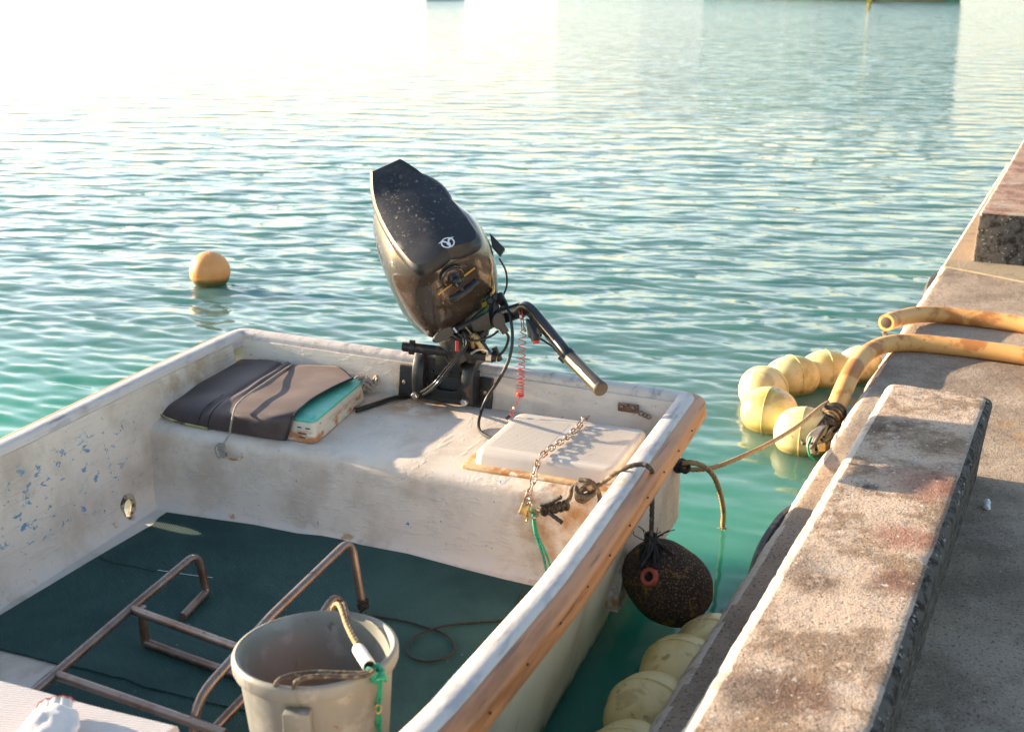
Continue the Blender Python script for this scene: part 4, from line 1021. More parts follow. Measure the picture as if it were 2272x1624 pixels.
shee = root('dark_sheet', 'dark purplish neoprene sheet draped over the box and tied down with grey cord', 'cover sheet', at(520, 940, .404))
so = cm.build('neoprene_sheet', 'cloth', shee, auto=0, solid=.005); so.modifiers['solid'].offset = -1
MB().tube([p + Vector((0, 0, .002)) for p in [grid[j][ni-1] for j in range(m2)]], .0042, 8).build('bound_edge', 'rubber', shee)
MB().tube([p + Vector((0, 0, .003)) + ES * 0 for p in [grid[j][int(ni*.42)] for j in range(m2)]], .0012, 6).build('stitched_seam', 'rubber', shee)
MB().tube([p + Vector((0, 0, .003)) for p in [grid[j][int(ni*.33)] for j in range(int(m2*.5))]], .0012, 6).build('stitched_seam', 'rubber', shee)
fo = MB(); fe = [grid[0][i] for i in range(0, int(ni*.45))]
fo.loft([[p + EF*.004 + Vector((0, 0, .004)), p + EF*(.010 + .004*noise.noise(p*40)) + Vector((0, 0, .002)), p + EF*.006 + Vector((0, 0, -.004 - 0))] for p in fe]).build('lining_foam', 'foam', shee, label='torn yellow foam lining at the left corner')
# cord over the sheet
cd_ = root('lashing_cord', 'grey cord tied tightly across the dark sheet to an eye bolt in the bench', 'cord', at(510, 960, .40))
sheet_top = lambda x, y, z: at(x, y, z + .006)
cpts = spline([at(650, 808, .482), at(622, 826, .494), at(590, 848, .501), at(560, 868, .502), at(537, 886, .500), at(523, 902, .496), at(516, 925, .476), at(511, 950, .436), at(509, 962, .412), bt(bs(at(509, 975, .39))[0], .672, .385)], 8)
MB().rope(resample(cpts, .004), .0032).build('cord_span', 'rope_grey', cd_)
s9 = bs(at(509, 975, .39))[0]
kn = MB()
for k in range(4):
    sx = s9 - .005 + .0045*k
    kn.tube(spline([bt(sx, .676, .392), bt(sx - .006 + .003*k, .682, .375), bt(sx + .003, .684, .358), bt(sx + .004, .690, .350)], 5), .0026, 6)
for k in range(3): kn.tube([bt(s9 + .012*cos(a), .680 + .008*sin(a), .388 - .007*k + .002*cos(a)) for a in [2*pi*i/12 for i in range(12)]], .003, 6, loop=True)
kn.tube(spline([bt(s9 - .010, .676, .392), bt(s9 - .024, .680, .375), bt(s9 - .018, .684, .355), bt(s9 - .004, .690, .345)], 5), .0024, 6)
kn.build('knot', 'rope_grey', cd_)
# lump of pale rope behind the box
rp = root('rope_bundle', 'knotted clump of pale cord behind the box near the transom', 'rope', at(812, 858, .402))
b_ = MB(); c0 = at(808, 862, .42)
for k in range(9):
    a0 = random.uniform(0, 6); r_ = random.uniform(.014, .03); c = c0 + Vector((random.uniform(-.03, .03), random.uniform(-.02, .02), random.uniform(0, .03)))
    pl_ = [c + Vector((r_*cos(a), r_*sin(a)*.7, .014*sin(a*2 + a0))) for a in [2*pi*i/16 for i in range(16)]]
    b_.tube(pl_, .0055, 7, loop=True)
b_.build('coils', 'rope_tan' if False else 'rope_grey', rp)

# ================================================================== FLOOR MATS
def mat_slab(name, pts, z, label, thick=.004, wavy=.0):
    P = [at(x, y, z) for x, y in pts]; n = len(P)
    c = sum(P, Vector()) / n; mb = MB()
    rings = []
    vs = P + [p - Vector((0, 0, thick)) for p in P]
    mb.add(vs, [tuple(range(n))] + [(i, n+i, n+(i+1) % n, (i+1) % n) for i in range(n)])
    o = mb.build(name, 'mat_green', smooth=False, loc=c); tag(o, label, 'floor mat'); return o
mp1 = [(339, 1163), (352, 1148), (370, 1136), (480, 1152), (560, 1163), (660, 1183), (735, 1190), (800, 1208), (905, 1228), (960, 1243), (1045, 1266), (1120, 1285), (1195, 1302), (1290, 1322), (1130, 1560), (1060, 1700), (980, 1690), (800, 1640), (700, 1607), (550, 1575), (465, 1557), (380, 1535), (320, 1522), (276, 1503), (250, 1499), (190, 1482), (129, 1471), (60, 1452), (0, 1438), (-60, 1425), (-60, 1402), (0, 1364), (110, 1298), (220, 1232)]
mat_slab('floor_mat', mp1, .1575, 'large dark green rubber mat covering the boat floor', .005)
mp2 = [(60, 1533), (100, 1497), (123, 1480), (300, 1470), (600, 1500), (1000, 1600), (1040, 1760), (800, 1830), (420, 1700), (200, 1600)]
mat_slab('floor_mat', mp2, .1525, 'second dark green ribbed mat, its edge showing under the large mat near the thwart', .0015)
# dark crease line on the big mat
cr_ = MB().tube(spline([at(240, 1358 - 62 * 0, .1585) if False else at(221, 1237, .1585), at(262, 1250, .1585), at(305, 1258, .1585), at(345, 1268, .1585)], 5), .0016, 6)
tag(cr_.build('thread', 'rubber', loc=at(262, 1250, .158)), 'thin dark thread lying across the large green mat near the port side', 'thread')
cr_ = MB().tube(spline([at(350, 1264 - 0, .160), at(400, 1272, .160), at(472, 1281, .160)], 5), .0010, 6)
tag(cr_.build('fishing_line', 'white_mark', loc=at(400, 1272, .159)), 'short pale piece of line on the green mat beyond the hook ladder', 'line')

# ================================================================== LADDER
lad = root('hook_ladder', 'browned steel hook ladder lying in the boat with bent hooks at its end', 'ladder', at(320, 1425, .165))
PR = .0115
def pipe(name, pts, r=PR, sm=0, label=None):
    path = spline(pts, 7) if sm else pts
    return MB().tube(path, r, 14).build(name, 'steel', lad, label=label)
def bend(pts, rad=.03, n=6):     # polyline with rounded corners
    out = [Vector(pts[0])]
    for i in range(1, len(pts) - 1):
        a, b, c = map(Vector, (pts[i-1], pts[i], pts[i+1])); r_ = rad[i] if isinstance(rad, dict) else rad
        p0 = b + (a - b).normalized()*r_; p1 = b + (c - b).normalized()*r_
        for k in range(n + 1): t = k / n; out.append(p0*(1-t)**2 + b*2*t*(1-t) + p1*t*t)
    out.append(Vector(pts[-1])); return out
fA = at(458, 1312, .170); topA = Vector((fA.x, fA.y, .275)); 
lr = [at(60, 1548, .262), at(290, 1350, .268), at(438, 1226, .285), fA, at(405, 1368, .168)]
pipe('rail', bend(lr, {1: .02, 2: .045, 3: .012}))
foot = at(322, 1424, .170); pipe('leg', [Vector((foot.x, foot.y, .27)), foot])
pipe('spacer_bar', [foot, at(430, 1463, .170), at(545, 1503, .170), at(620, 1530, .170)])
pipe('rung', [at(288, 1350, .266), at(525, 1436, .285), at(560, 1449, .288)])
pipe('rung', [at(130, 1498, .262), at(300, 1557, .264), at(455, 1612, .266), at(500, 1628, .266)])
gB = at(806, 1352, .170)
rr_ = [at(430, 1640, .215), at(428, 1560, .30), at(600, 1368, .335), at(778, 1196, .36), Vector((gB.x, gB.y, .17))]
pipe('rail', bend(rr_, {1: .075, 2: .02, 3: .05}))
pipe('brace', [at(470, 1622, .20), at(560, 1530, .21), at(650, 1450, .21), at(712, 1362, .205)] + [], sm=1)
pipe('hook', bend([at(700, 1385, .205), at(745, 1318, .24), at(768, 1362, .17)], .035), label='rusty curled hook behind the bucket rim')

# ================================================================== BUCKET
BC = at(700, 1437, .475); BRAD = .163
bk = root('bucket', 'weathered grey plastic bucket with thick pale rim standing by the thwart', 'bucket', (BC.x, BC.y, .16))
BA = Vector((-.02, .050, 1)).normalized()
def bp_(r, z): return (r, z - .475)
prof_o = [(.001, .162), (.118, .162), (.128, .168), (.134, .20), (.1545, .43), (.1555, .444), (.166, .446), (.1685, .452), (.169, .470), (.167, .476), (.161, .479), (.155, .476), (.1515, .468), (.130, .21), (.122, .176), (.001, .174)]
MB().lathe([bp_(*q) for q in prof_o], BC, az=BA, seg=72).build('shell', 'bucket', bk, auto=50)
def brim(px, py, z=.475): p = at(px, py, z); d = p - BC; d.z = 0; return atan2(d.y, d.x)
# handle block on the near side
ab = brim(655, 1545); dir_ = Vector((cos(ab), sin(ab), 0)); tn = Vector((-dir_.y, dir_.x, 0))
blk = MB(); bcn = Vector((BC.x, BC.y, 0)) + dir_ * .171 + Vector((0, 0, .418))
blk.box(bcn, tn, dir_, Vector((0, 0, 1)), .026, .014, .022)
blk.box(bcn + tn*.024 - Vector((0, 0, .028)), tn, dir_, Vector((0, 0, 1)), .003, .013, .016)
blk.box(bcn - tn*.024 - Vector((0, 0, .028)), tn, dir_, Vector((0, 0, 1)), .003, .013, .016)
blk.build('handle_lug', 'bucket', bk, bevel=.003, auto=40)
MB().tube([bcn - tn*.018 - Vector((0, 0, .022)) + dir_*.006, bcn - tn*.016 - Vector((0, 0, .036)) + dir_*.01], .005, 8).build('rope_stub', 'rope_tan', bk)
ab2 = brim(838, 1480); d2 = Vector((cos(ab2), sin(ab2), 0))
# rope handle: doubled three-strand cord
br = root('bucket_rope', 'doubled brown braided rope handle lying across the bucket mouth through a white tube', 'rope', BC)
for off in (0, 1):
    o_ = Vector((0.0, 0, .0)) + (Vector((.009, .004, 0)) * off)
    far_ = [at(742 + off*18, 1365 - off*6, .435), at(738 + off*20, 1350, .472), at(748 + off*15, 1339, .489), at(757 + off*10, 1352, .490), at(768 + off*7, 1385, .482), at(784 + off*6, 1418, .478), at(798 + off*5, 1442, .478)]
    MB().rope(resample(spline(far_, 8), .003), .0052).build('rope_handle', 'rope_tan' if off == 0 else 'rope_dark', br)
near = [at(611, 1530, .462), at(611, 1519, .486), at(624, 1505, .500), at(660, 1495, .495), at(710, 1491, .492), at(770, 1493, .492), at(812, 1492, .496), at(828, 1486, .500)]
MB().rope(resample(spline(near, 8), .003), .0050).build('rope_handle', 'rope_dark', br)
near = [at(670, 1541, .462), at(656, 1536, .470), at(653, 1520, .492), at(664, 1508, .502), at(700, 1500, .496), at(770, 1500, .494), at(815, 1497, .496), at(830, 1488, .500)]
MB().rope(resample(spline(near, 8), .003), .0050).build('rope_handle', 'rope_dark', br)
M['tube'] = mat('white_plastic_tube', (.66, .62, .56), .45)
tA, tB = at(795, 1440, .482), at(820, 1478, .496); ta = (tB - tA).normalized(); tL = (tB - tA).length
MB().lathe([(.0095, 0), (.013, 0), (.0135, .02), (.0135, tL), (.011, tL), (.0105, .004)], tA, az=ta, seg=20).build('handle_tube', 'tube', br)
MB().lathe([(.001, 0), (.0104, 0)], tB - ta*.006, az=ta, seg=16).build('tube_bore', 'rubber', br)
gs = root('green_strap', 'green twine knotted on the bucket rim and hanging down its side', 'twine', at(835, 1490, .48))
gk = MB()
for k in range(5):
    c = at(830 + k*3, 1484 + k*5, .492 - .004*k)
    gk.tube([c + Vector((.013*cos(a), .010*sin(a), .006*sin(2*a + k))) for a in [2*pi*i/12 for i in range(12)]], .0042, 7, loop=True)
gk.build('knot', 'rope_green', gs)
for dx in (-3, 3):
    MB().rope(resample(spline([at(834 + dx, 1492, .485), at(842 + dx, 1505, .474), at(843 + dx*.6, 1530, .445), at(839 + dx*1.1, 1560, .405), at(840 + dx*.5, 1575, .39), at(841 + dx, 1600, .36), at(838 + dx*1.4, 1640, .30)], 7), .003), .0036).build('twine', 'rope_green', gs)
MB().tube([at(839, 1572, .40) + Vector((.006*cos(a), .006*sin(a), .006*sin(a))) for a in [2*pi*i/12 for i in range(12)]], .0022, 6, loop=True).build('shackle', 'brass', gs)

# thin cord loop on the mat
lp = [(812, 1345, .20), (800, 1362, .168), (840, 1368, .163), (890, 1376, .163), (935, 1388, .163), (985, 1405, .164), (1008, 1432, .163), (995, 1455, .163), (950, 1466, .163), (915, 1458, .163), (902, 1435, .163), (925, 1410, .163), (965, 1393, .168), (1010, 1384, .163), (1060, 1380, .163), (1125, 1372, .163), (1150, 1340, .163), (1160, 1310, .163)]
tag(MB().rope(resample(spline([at(*q) for q in lp], 10), .004), .0030).build('thin_cord', 'rope_black', loc=at(940, 1400, .162)), 'thin dark cord looped on the green mat to the right of the bucket', 'cord')
gw = root('ladder_tie', 'dark green twine wound round the end of the ladder rail', 'twine', at(802, 1348, .19))
for k in range(4):
    c = Vector((gB.x, gB.y, .180 + .006*k)); MB().tube([c + Vector((.0145*cos(a), .0145*sin(a), .004*sin(a + k))) for a in [2*pi*i/14 for i in range(14)]], .0024, 6, loop=True).build('wrap', 'rope_black', gw)
# teal rope inside the near gunwale
tp = [(860, 1680, .44), (907, 1622, .445), (975, 1545, .45), (1045, 1469, .455), (1100, 1412, .46), (1150, 1365, .46), (1190, 1320, .46)]
tag(MB().rope(resample(spline([at(*q) for q in tp], 10), .005), .0085, depth=.12).build('teal_rope', 'rope_teal', loc=at(1045, 1469, .45)), 'teal and yellow rope running along the inside of the starboard gunwale', 'rope')

# ================================================================== CHAIN, PADLOCK
def link(mb, c, t, w, L=.017, W=.0075, r=.0026):
    t = t.normalized(); w = (w - t*w.dot(t)).normalized(); pts = []
    for i in range(20):
        a = 2*pi*i/20; x, y = cos(a), sin(a)
        lx = (L - W) * (1 if x > 0 else -1) * min(1, abs(x)*3) + W * x; pts.append(c + t*lx + w*(W*y))
    mb.tube(pts, r, 7, loop=True)
ch = root('chain', 'rusty galvanised chain hanging over the white hatch lid to a padlock', 'chain', at(1195, 1012, .46))
lt = .454
cps = [at(1304, 926, .455), at(1293, 931, .468), at(1285, 945, lt + .006), at(1255, 972, lt + .008), at(1225, 993, lt + .008), at(1203, 1010, lt + .008), at(1193, 1024, lt), at(1190, 1040, .445), at(1182, 1068, .415), at(1174, 1095, .395), at(1168, 1112, .37)]
cl = resample(spline(cps, 10), .0265); up = Vector((0, 0, 1))
for i in range(len(cl) - 1):
    mb = MB(); t = cl[i+1] - cl[i]; side = t.cross(up).normalized(); w_ = (side*.75 + up*.6) if i % 2 else (up*.75 - side*.6)
    link(mb, (cl[i] + cl[i+1]) / 2, t, w_); mb.build('chain_link', 'brass_chain' if 'brass_chain' in M else 'brass', ch)
pk = root('padlock', 'small brassy padlock at the lower end of the chain', 'padlock', at(1163, 1128, .35))
pc = at(1163, 1129, .35)
MB().box(pc, cam2w((.93, .36, 0)), cam2w((-.36, .93, 0)), Vector(FF), .011, .017, .006).build('lock_body', 'brass', pk, bevel=.002)
MB().tube(spline([at(1163, 1117, .36), at(1166, 1106, .37), at(1175, 1106, .372), at(1178, 1118, .365), at(1188, 1130, .345)], 6), .0028, 8).build('shackle', 'chrome', pk)
MB().tube(spline([at(1170, 1120, .355), at(1172, 1140, .335), at(1169, 1155, .315), at(1165, 1158, .313)], 6), .0026, 8).build('hasp_pin', 'brass', pk)
# green twine from the eye bolt
tw = root('green_twine', 'bright green twine tied to the bench eye bolt and hanging to the mat', 'twine', at(1188, 1135, .33))
MB().rope(resample(spline([at(1184, 1130, .338), at(1183, 1150, .315), at(1188, 1185, .28), at(1203, 1225, .235), at(1212, 1262, .195), at(1217, 1290, .165)], 8), .003), .0038).build('twine', 'rope_green', tw)
MB().rope(resample(spline([at(1188, 1130, .338), at(1186, 1150, .315), at(1194, 1190, .275), at(1212, 1228, .235), at(1222, 1258, .20), at(1230, 1284, .165)], 8), .003), .0034).build('twine', 'rope_green', tw)
kk = MB()
for k in range(3): kk.tube([at(1186, 1128 + 4*k, .34 - .004*k) + Vector((.009*cos(a), .007*sin(a), .004*sin(2*a))) for a in [2*pi*i/12 for i in range(12)]], .0035, 7, loop=True)
kk.build('knot', 'rope_green', tw)

# ================================================================== FENDER AND ITS ROPE
fr_ = root('fender_rope', 'brown braided rope from the bench eye over the starboard gunwale to the round fender', 'rope', at(1280, 1095, .36))
gx = at(1449, 1055, .50)
rpts = [atf(1192, 1131, .70), atf(1215, 1135, .712), atf(1240, 1125, .716), atf(1262, 1108, .72), atf(1270, 1082, .72), atf(1290, 1070, .722), atf(1306, 1080, .728), atf(1308, 1102, .735), atf(1290, 1112, .738), atf(1278, 1100, .742), atf(1295, 1086, .742), atf(1325, 1078, .735), atf(1365, 1050, .74), at(1395, 1035, .545), at(1425, 1030, .553), at(1441, 1038, .545), Vector((gx.x, gx.y, .495)), Vector((gx.x, gx.y, .43)), Vector((gx.x + .001, gx.y, .36)), Vector((gx.x, gx.y, .315))]
MB().rope(resample(spline(rpts, 10), .0035), .0068).build('rope_run', 'rope_dark', fr_)
MB().rope(resample(spline([atf(1286, 1064, .735), atf(1310, 1068, .74), atf(1324, 1084, .735), atf(1331, 1105, .73), atf(1330, 1128, .73)], 8), .0035), .0066).build('rope_loop', 'rope_dark', fr_)
kk = MB()
for k in range(5):
    c = atf(1208 + 12*k, 1132 - 3*k, .714)
    kk.tube([c + EF*.004 + ES*(.007*cos(a)) + (Vector((0, 0, 1))*.013 + EF*.004) * sin(a) for a in [2*pi*i/12 for i in range(12)]], .0058, 8, loop=True)
kk.rope(resample(spline([atf(1200, 1120, .722), atf(1222, 1114, .725), atf(1245, 1102, .725)], 6), .003), .0062)
kk.rope(resample(spline([atf(1218, 1138, .724), atf(1235, 1150, .728), atf(1248, 1160, .73)], 6), .003), .006)
kk.build('whipping', 'rope_black', fr_)
kk = MB()
for k in range(3):
    c = atf(1293 + 3*k, 1088, .748); kk.tube([c + cam2w((.020*cos(a) + .003*k, .016*sin(a), .008*sin(a*2 + k))) for a in [2*pi*i/18 for i in range(18)]], .0066, 8, loop=True)
kk.build('knot', 'rope_dark', fr_)
FC = at(1481, 1292, .185) ; 
fen = root('ball_fender', 'brown cracked barnacle-crusted ball fender with a red ringed eye hanging beside the hull', 'fender', FC)
# pear shaped body; eye end tilts up-left toward the viewer
fa = cam2w((.74, .60, -.25)).normalized()
prof = []
for i in range(33):
    t = pi * i / 32; r_ = .108 * sin(t) ** .85; z = -.130 * cos(t); prof.append((max(.0005, r_), -z if False else z))
fb = MB().lathe(prof, FC, az=fa, seg=64)
fb.disp(.006, 14); fb.build('ball', 'fender', fen, auto=0)
eyec = FC + cam2w((-.062, -.032, -.092)); en_ = (eyec - FC).normalized()
ee = MB(); ee.lathe([(.013, -.006), (.013, .004), (.016, .008), (.023, .007), (.026, .0), (.026, -.008)], eyec - en_*.004, az=en_, seg=24); ee.build('eye_ring', 'redring', fen)
MB().lathe([(.0005, 0), (.0135, 0)], eyec - en_*.001, az=en_, seg=18).build('eye_hole', 'rope_black', fen)
tf = root('fender_lashing', 'tangle of frayed black rope binding the top of the ball fender', 'rope', Vector((gx.x, gx.y, .30)))
tb = MB(); top_ = Vector((gx.x, gx.y, .30))
for k in range(26):
    a = random.uniform(0, 2*pi); L = random.uniform(.4, 1.0); e = top_.lerp(eyec + en_*.012, L*.8) + Vector((random.uniform(-.02, .02), random.uniform(-.02, .02), random.uniform(-.01, .01)))
    mid = top_.lerp(e, .5) + Vector((random.uniform(-.025, .025), random.uniform(-.025, .02), random.uniform(0, .02)))
    tb.tube(spline([top_ + Vector((0, 0, random.uniform(-.02, .03))), mid, e], 6), random.uniform(.002, .0045), 6)
for k in range(16):
    a = random.uniform(-.6, 2.2); d = cam2w((cos(a), .75, -.25 - .3*sin(a))); e = top_ + d * random.uniform(.05, .11)
    tb.tube(spline([top_, top_.lerp(e, .5) + Vector((0, -.015, .025)), e], 6), random.uniform(.0015, .003), 6)
for k in range(10):
    a = random.uniform(-2.6, -.5); d = cam2w((cos(a), sin(a), -.2)); e = top_ + d * random.uniform(.03, .075)
    tb.tube(spline([top_, top_.lerp(e, .6) + cam2w((random.uniform(-.01, .01), .0, 0)), e + cam2w((random.uniform(-.012, .012), .004, 0))], 6), .0013, 5)
for k in range(4): tb.tube([top_ + Vector((.014*cos(a), .014*sin(a), .022 - .011*k + .004*sin(a))) for a in [2*pi*i/12 for i in range(12)]], .005, 8, loop=True)
tb.build('frayed_strands', 'rope_black', tf)

# ================================================================== MOORING LINE
cn_ = bt(.795, .05, .30); k0_ = at(1503, 1033, .31)
ml = root('mooring_line', 'tan mooring rope from the stern quarter knot across to the quay lashing', 'rope', k0_)
m1 = [at(1500, 1036, .31), at(1540, 1042, .295), at(1590, 1035, .285), at(1650, 1011, .275), at(1710, 982, .235), at(1770, 945, .20), at(1822, 902, .17), at(1845, 890, .165)]
MB().rope(resample(spline(m1, 10), .005), .0078).build('rope_span', 'rope_tan', ml)
kt = MB()
for k in range(4):
    c = at(1500 + 5*k, 1032 + 3*(k % 2), .312); kt.tube([c + cam2w((.013*cos(a) + .002*k, .016*sin(a), .012*sin(a + k))) for a in [2*pi*i/14 for i in range(14)]], .0066, 8, loop=True)
kt.build('knot', 'rope_black', ml)
m2_ = [at(1505, 1030, .315), at(1530, 1026, .325), at(1560, 1034, .31), at(1583, 1056, .27), at(1598, 1095, .19), at(1605, 1135, .09), at(1604, 1164, .015)]
ml2 = root('rope_tail', 'dark rope tail arching from the quarter knot down into the water with a frayed end', 'rope', m2_[3])
MB().rope(resample(spline(m2_, 10), .004), .0085).build('rope_arc', 'rope_tan', ml2)
ff_ = MB()
for k in range(9): a = 2*pi*k/9; ff_.tube([m2_[-1], m2_[-1] + Vector((.008*cos(a), .008*sin(a), -.012)), m2_[-1] + Vector((.020*cos(a), .016*sin(a), -.022 + .006*sin(a*3)))], .0018, 5)
ff_.tube([m2_[-1] + Vector((0, 0, .02)), m2_[-1] + Vector((0, 0, .008))], .0095, 10); ff_.build('frayed_end', 'rope_tan', ml2)

# ================================================================== FLOATS
def ffloat(c, r, elong, ax, label, grp, m='yellow'):
    ax = Vector(ax).normalized()
    rt = root('net_float', label, 'float', c, grp)
    pf = [(max(.0005, r * (sin(pi*i/20)) ** .9), -r*elong*cos(pi*i/20)) for i in range(21)]
    b = MB().lathe(pf, c, az=ax, seg=32); b.disp(.003, 9); b.build('ball', m, rt, auto=0)
    MB().tube([c + (Vector((0, 0, 1)).cross(ax).normalized() * cos(a) + ax.cross(Vector((0, 0, 1)).cross(ax).normalized()) * sin(a)) * (r + .001) for a in [2*pi*k/40 for k in range(40)]], .0022, 6, loop=True).build('mould_seam', m, rt)
    return c
g1_ = 'yellow floats strung in a loop by the quay'
fl = [((1694, 866), .106, 1.05, (.5, .9), 'large pale yellow float at the far left turn of the loop'),
      ((1757, 838), .100, 1.25, (1, .35), 'yellow float behind the turn, its right half shadowed'),
      ((1833, 824), .096, 1.30, (1, .12), 'yellow float with a dark waterline right of the shadowed float'),
      ((1908, 812), .090, 1.2, (1, .3), 'small-looking yellow float farthest away, half behind the orange hose'),
      ((1707, 915), .106, 1.08, (.9, -.5), 'bright yellow float in front of the loop with the rope passing below'),
      ((1782, 962), .106, 1.08, (1, -.4), 'yellow float nearest the rope lashing, mooring rope crossing it')]
cs_ = []
for (p, r_, el, d, lab) in fl: cs_.append(ffloat(at(p[0], p[1], .058), r_, el, (d[0], d[1], 0), lab, g1_))
ordr = [3, 2, 1, 0, 4, 5]
sr = spline([cs_[i] for i in ordr] + [Vector((1.36, 4.55, .10))], 8)
tag(MB().rope(resample(sr, .006), .007).build('float_line', 'rope_dark', loc=cs_[0]), 'dark rope threading the loop of yellow floats', 'rope')
g2_ = 'yellow floats lying along the quay wall'
fl2 = [((1583, 1450), .104, 'dull yellow float farthest along the quay wall, just below the brown fender'),
       ((1512, 1502), .108, 'scratched dull yellow float second from the fender along the quay wall'),
       ((1440, 1592), .108, 'dull yellow float with bright highlights, third from the fender along the quay wall'),
       ((1392, 1708), .108, 'dull yellow float at the bottom edge of the picture by the quay wall')]
c2 = []
print('floatdist', [round((at(p[0], p[1], .055) - Q0).dot(qn), 3) for p, r_, lab in fl2], [round((c - Q0).dot(qn), 3) for c in cs_])
for (p, r_, lab) in fl2: c2.append(ffloat(at(p[0], p[1], .055), r_, 1.15, (qd.x, qd.y, 0), lab, g2_))
tag(MB().rope(resample(spline([c2[0] - qd*.3] + c2 + [c2[-1] + qd*.2], 8), .006), .007).build('float_line', 'rope_dark', loc=c2[1]), 'rope joining the floats along the quay wall', 'rope')
# orange mooring buoy
bc_ = at(466, 602, .075); R_b = .118
bo = root('mooring_buoy', 'faded orange round buoy floating alone behind the boat', 'buoy', bc_)
pf = [(max(.0005, R_b * sin(pi*i/28)), -R_b*cos(pi*i/28)) for i in range(29)]
MB().lathe(pf, bc_, az=Vector((.05, -.04, 1)), seg=48).build('ball', 'orange', bo, auto=0)
for zz, r_ in ((-.025, .0026), (-.034, .002), (.012, .0012)):
    MB().tube([bc_ + Vector((.05*zz + cos(a)*sqrt(R_b**2 - zz*zz), sin(a)*sqrt(R_b**2 - zz*zz), zz)) for a in [2*pi*k/60 for k in range(60)]], r_, 6, loop=True).build('seam_rib', 'orange', bo)
MB().tube([bc_ + Vector((cos(a)*R_b*cos(1.9), cos(a)*R_b*sin(1.9), sin(a)*R_b)) for a in [2*pi*k/60 for k in range(60)]], .0012, 6, loop=True).build('seam_rib', 'orange', bo)

# ================================================================== HOSES ON THE QUAY
hz = QZ + .038
def hose(pts, r, name, label, root_at):
    rt = root(name, label, 'hose', root_at)
    p = resample(spline(pts, 10), .012)
    MB().tube(p, r, 22).build('hose_wall', 'hose', rt, auto=40)
    return rt, p
h1p = [at(1966, 716, hz + .026), at(1990, 708, hz + .020), at(2030, 699, hz + .012), at(2080, 698, hz + .003), at(2160, 706, hz), at(2240, 716, hz), at(2330, 731, hz), at(2480, 760, hz)]
h1r, p1 = hose(h1p, .0385, 'rubber_hose', 'orange rubber hose with an open cut end overhanging the quay edge', h1p[2])
dd = (p1[1] - p1[0]).normalized(); MB().lathe([(.0005, 0), (.024, 0), (.026, .001)], p1[0] - dd*.0015, az=dd, seg=20).build('bore', 'nail', h1r)
h2p = [at(1842, 935, .115), at(1855, 905, .145), at(1870, 868, .185), at(1890, 826, .222), at(1918, 789, .224), at(1958, 767, .229), at(2010, 760, hz), at(2080, 765, hz), at(2160, 774, hz), at(2250, 786, hz), at(2340, 801, hz), at(2500, 835, hz)]
h2r, p2_ = hose(h2p, .0385, 'rubber_hose', 'orange rubber hose bending over the quay edge down to the rope lashing', h2p[6])
lsh = root('rope_lashing', 'grey brown tangle of rope binding the lower end of the orange hose', 'rope', h2p[0])
lb = MB(); hc = h2p[0]; hd = (h2p[1] - h2p[0]).normalized()
hx_ = Vector((0, 0, 1)); hx_ = (hx_ - hd*hx_.dot(hd)).normalized(); hy_ = hd.cross(hx_)
for k in range(6):
    c = hc + hd * (.055 - .018*k); R__ = .040 - .002*k
    lb.tube([c + hx_*(R__*1.1*cos(a)) + hy_*(R__*sin(a)) + hd*(.012*sin(a + k)) for a in [2*pi*i/20 for i in range(20)]], .0075, 8, loop=True)
for k in range(16):
    a = random.uniform(0, 2*pi); st_ = hc + hx_*(.03*cos(a)) + hy_*(.03*sin(a)); e = at(random.uniform(1785, 1835), random.uniform(955, 1000), random.uniform(.05, .11))
    lb.tube(spline([st_, st_.lerp(e, .5) + Vector((random.uniform(-.03, .03), random.uniform(-.03, .03), .02)), e, e + Vector((random.uniform(-.03, .03), .02, random.uniform(-.04, .01)))], 7), .0055, 7)
lb.build('coils', 'rope_dark', lsh)
lb = MB()
for k in range(5): lb.tube(spline([hc, at(1800 + 4*k, 962, .12), at(1792 + 3*k, 985 + 3*k, .08), at(1802 + 3*k, 1005, .05)], 7), .006, 7)
lb.build('strands', 'rope_grey', lsh)
MB().tube(spline([at(1800, 970, .12), at(1793, 990, .09), at(1797, 1010, .06), at(1806, 1020, .04)], 7), .005, 8).build('green_strand', 'rope_green', lsh)
MB().box(at(1822, 992, .09), cam2w((1, -.1, 0)), cam2w((.1, 1, 0)), Vector(FF), .014, .016, .012).build('shackle_block', 'brass', lsh, bevel=.003)
# rope nub hanging below the cut hose end
hk = MB(); hk.rope(resample(spline([at(1982, 712, .19), at(1972, 726, .175), at(1962, 738, .16), at(1968, 748, .15)], 6), .003), .011)
tag(hk.build('rope_nub', 'rope_dark', loc=at(1970, 735, .165)), 'short dark rope nub under the cut end of the hose', 'rope')

# ================================================================== COTTON GLOVE ON THE THWART
gc = at(120, 1600, .445)
gl = root('cotton_glove', 'crumpled white cotton work glove lying on the thwart', 'glove', gc)
gdir = (at(128, 1556, .44) - at(118, 1640, .44)); gdir.z = 0; gdir.normalize(); gs_ = Vector((gdir.y, -gdir.x, 0))
cuff = MB(); rings = []
for i in range(9):
    t = i / 8; c = gc + gdir*(.010 + .042*t) + Vector((0, 0, .004 + .003*t)); wd = .030 + .002*t
    rings.append([c + gs_*((wd + .0012*cos(12*2*pi*k/72)) * cos(2*pi*k/72)) + Vector((0, 0, 1))*((.013 + .001*cos(12*2*pi*k/72)) * sin(2*pi*k/72)) for k in range(72)])
cuff.loft(rings, caps=True); cuff.disp(.003, 30); cuff.build('cuff', 'glove', gl, auto=0)
MB().tube([rings[-1][k] for k in range(0, 72, 2)], .0022, 6, loop=True).build('cuff_hem', 'redknit', gl)
plm = MB(); rings = []
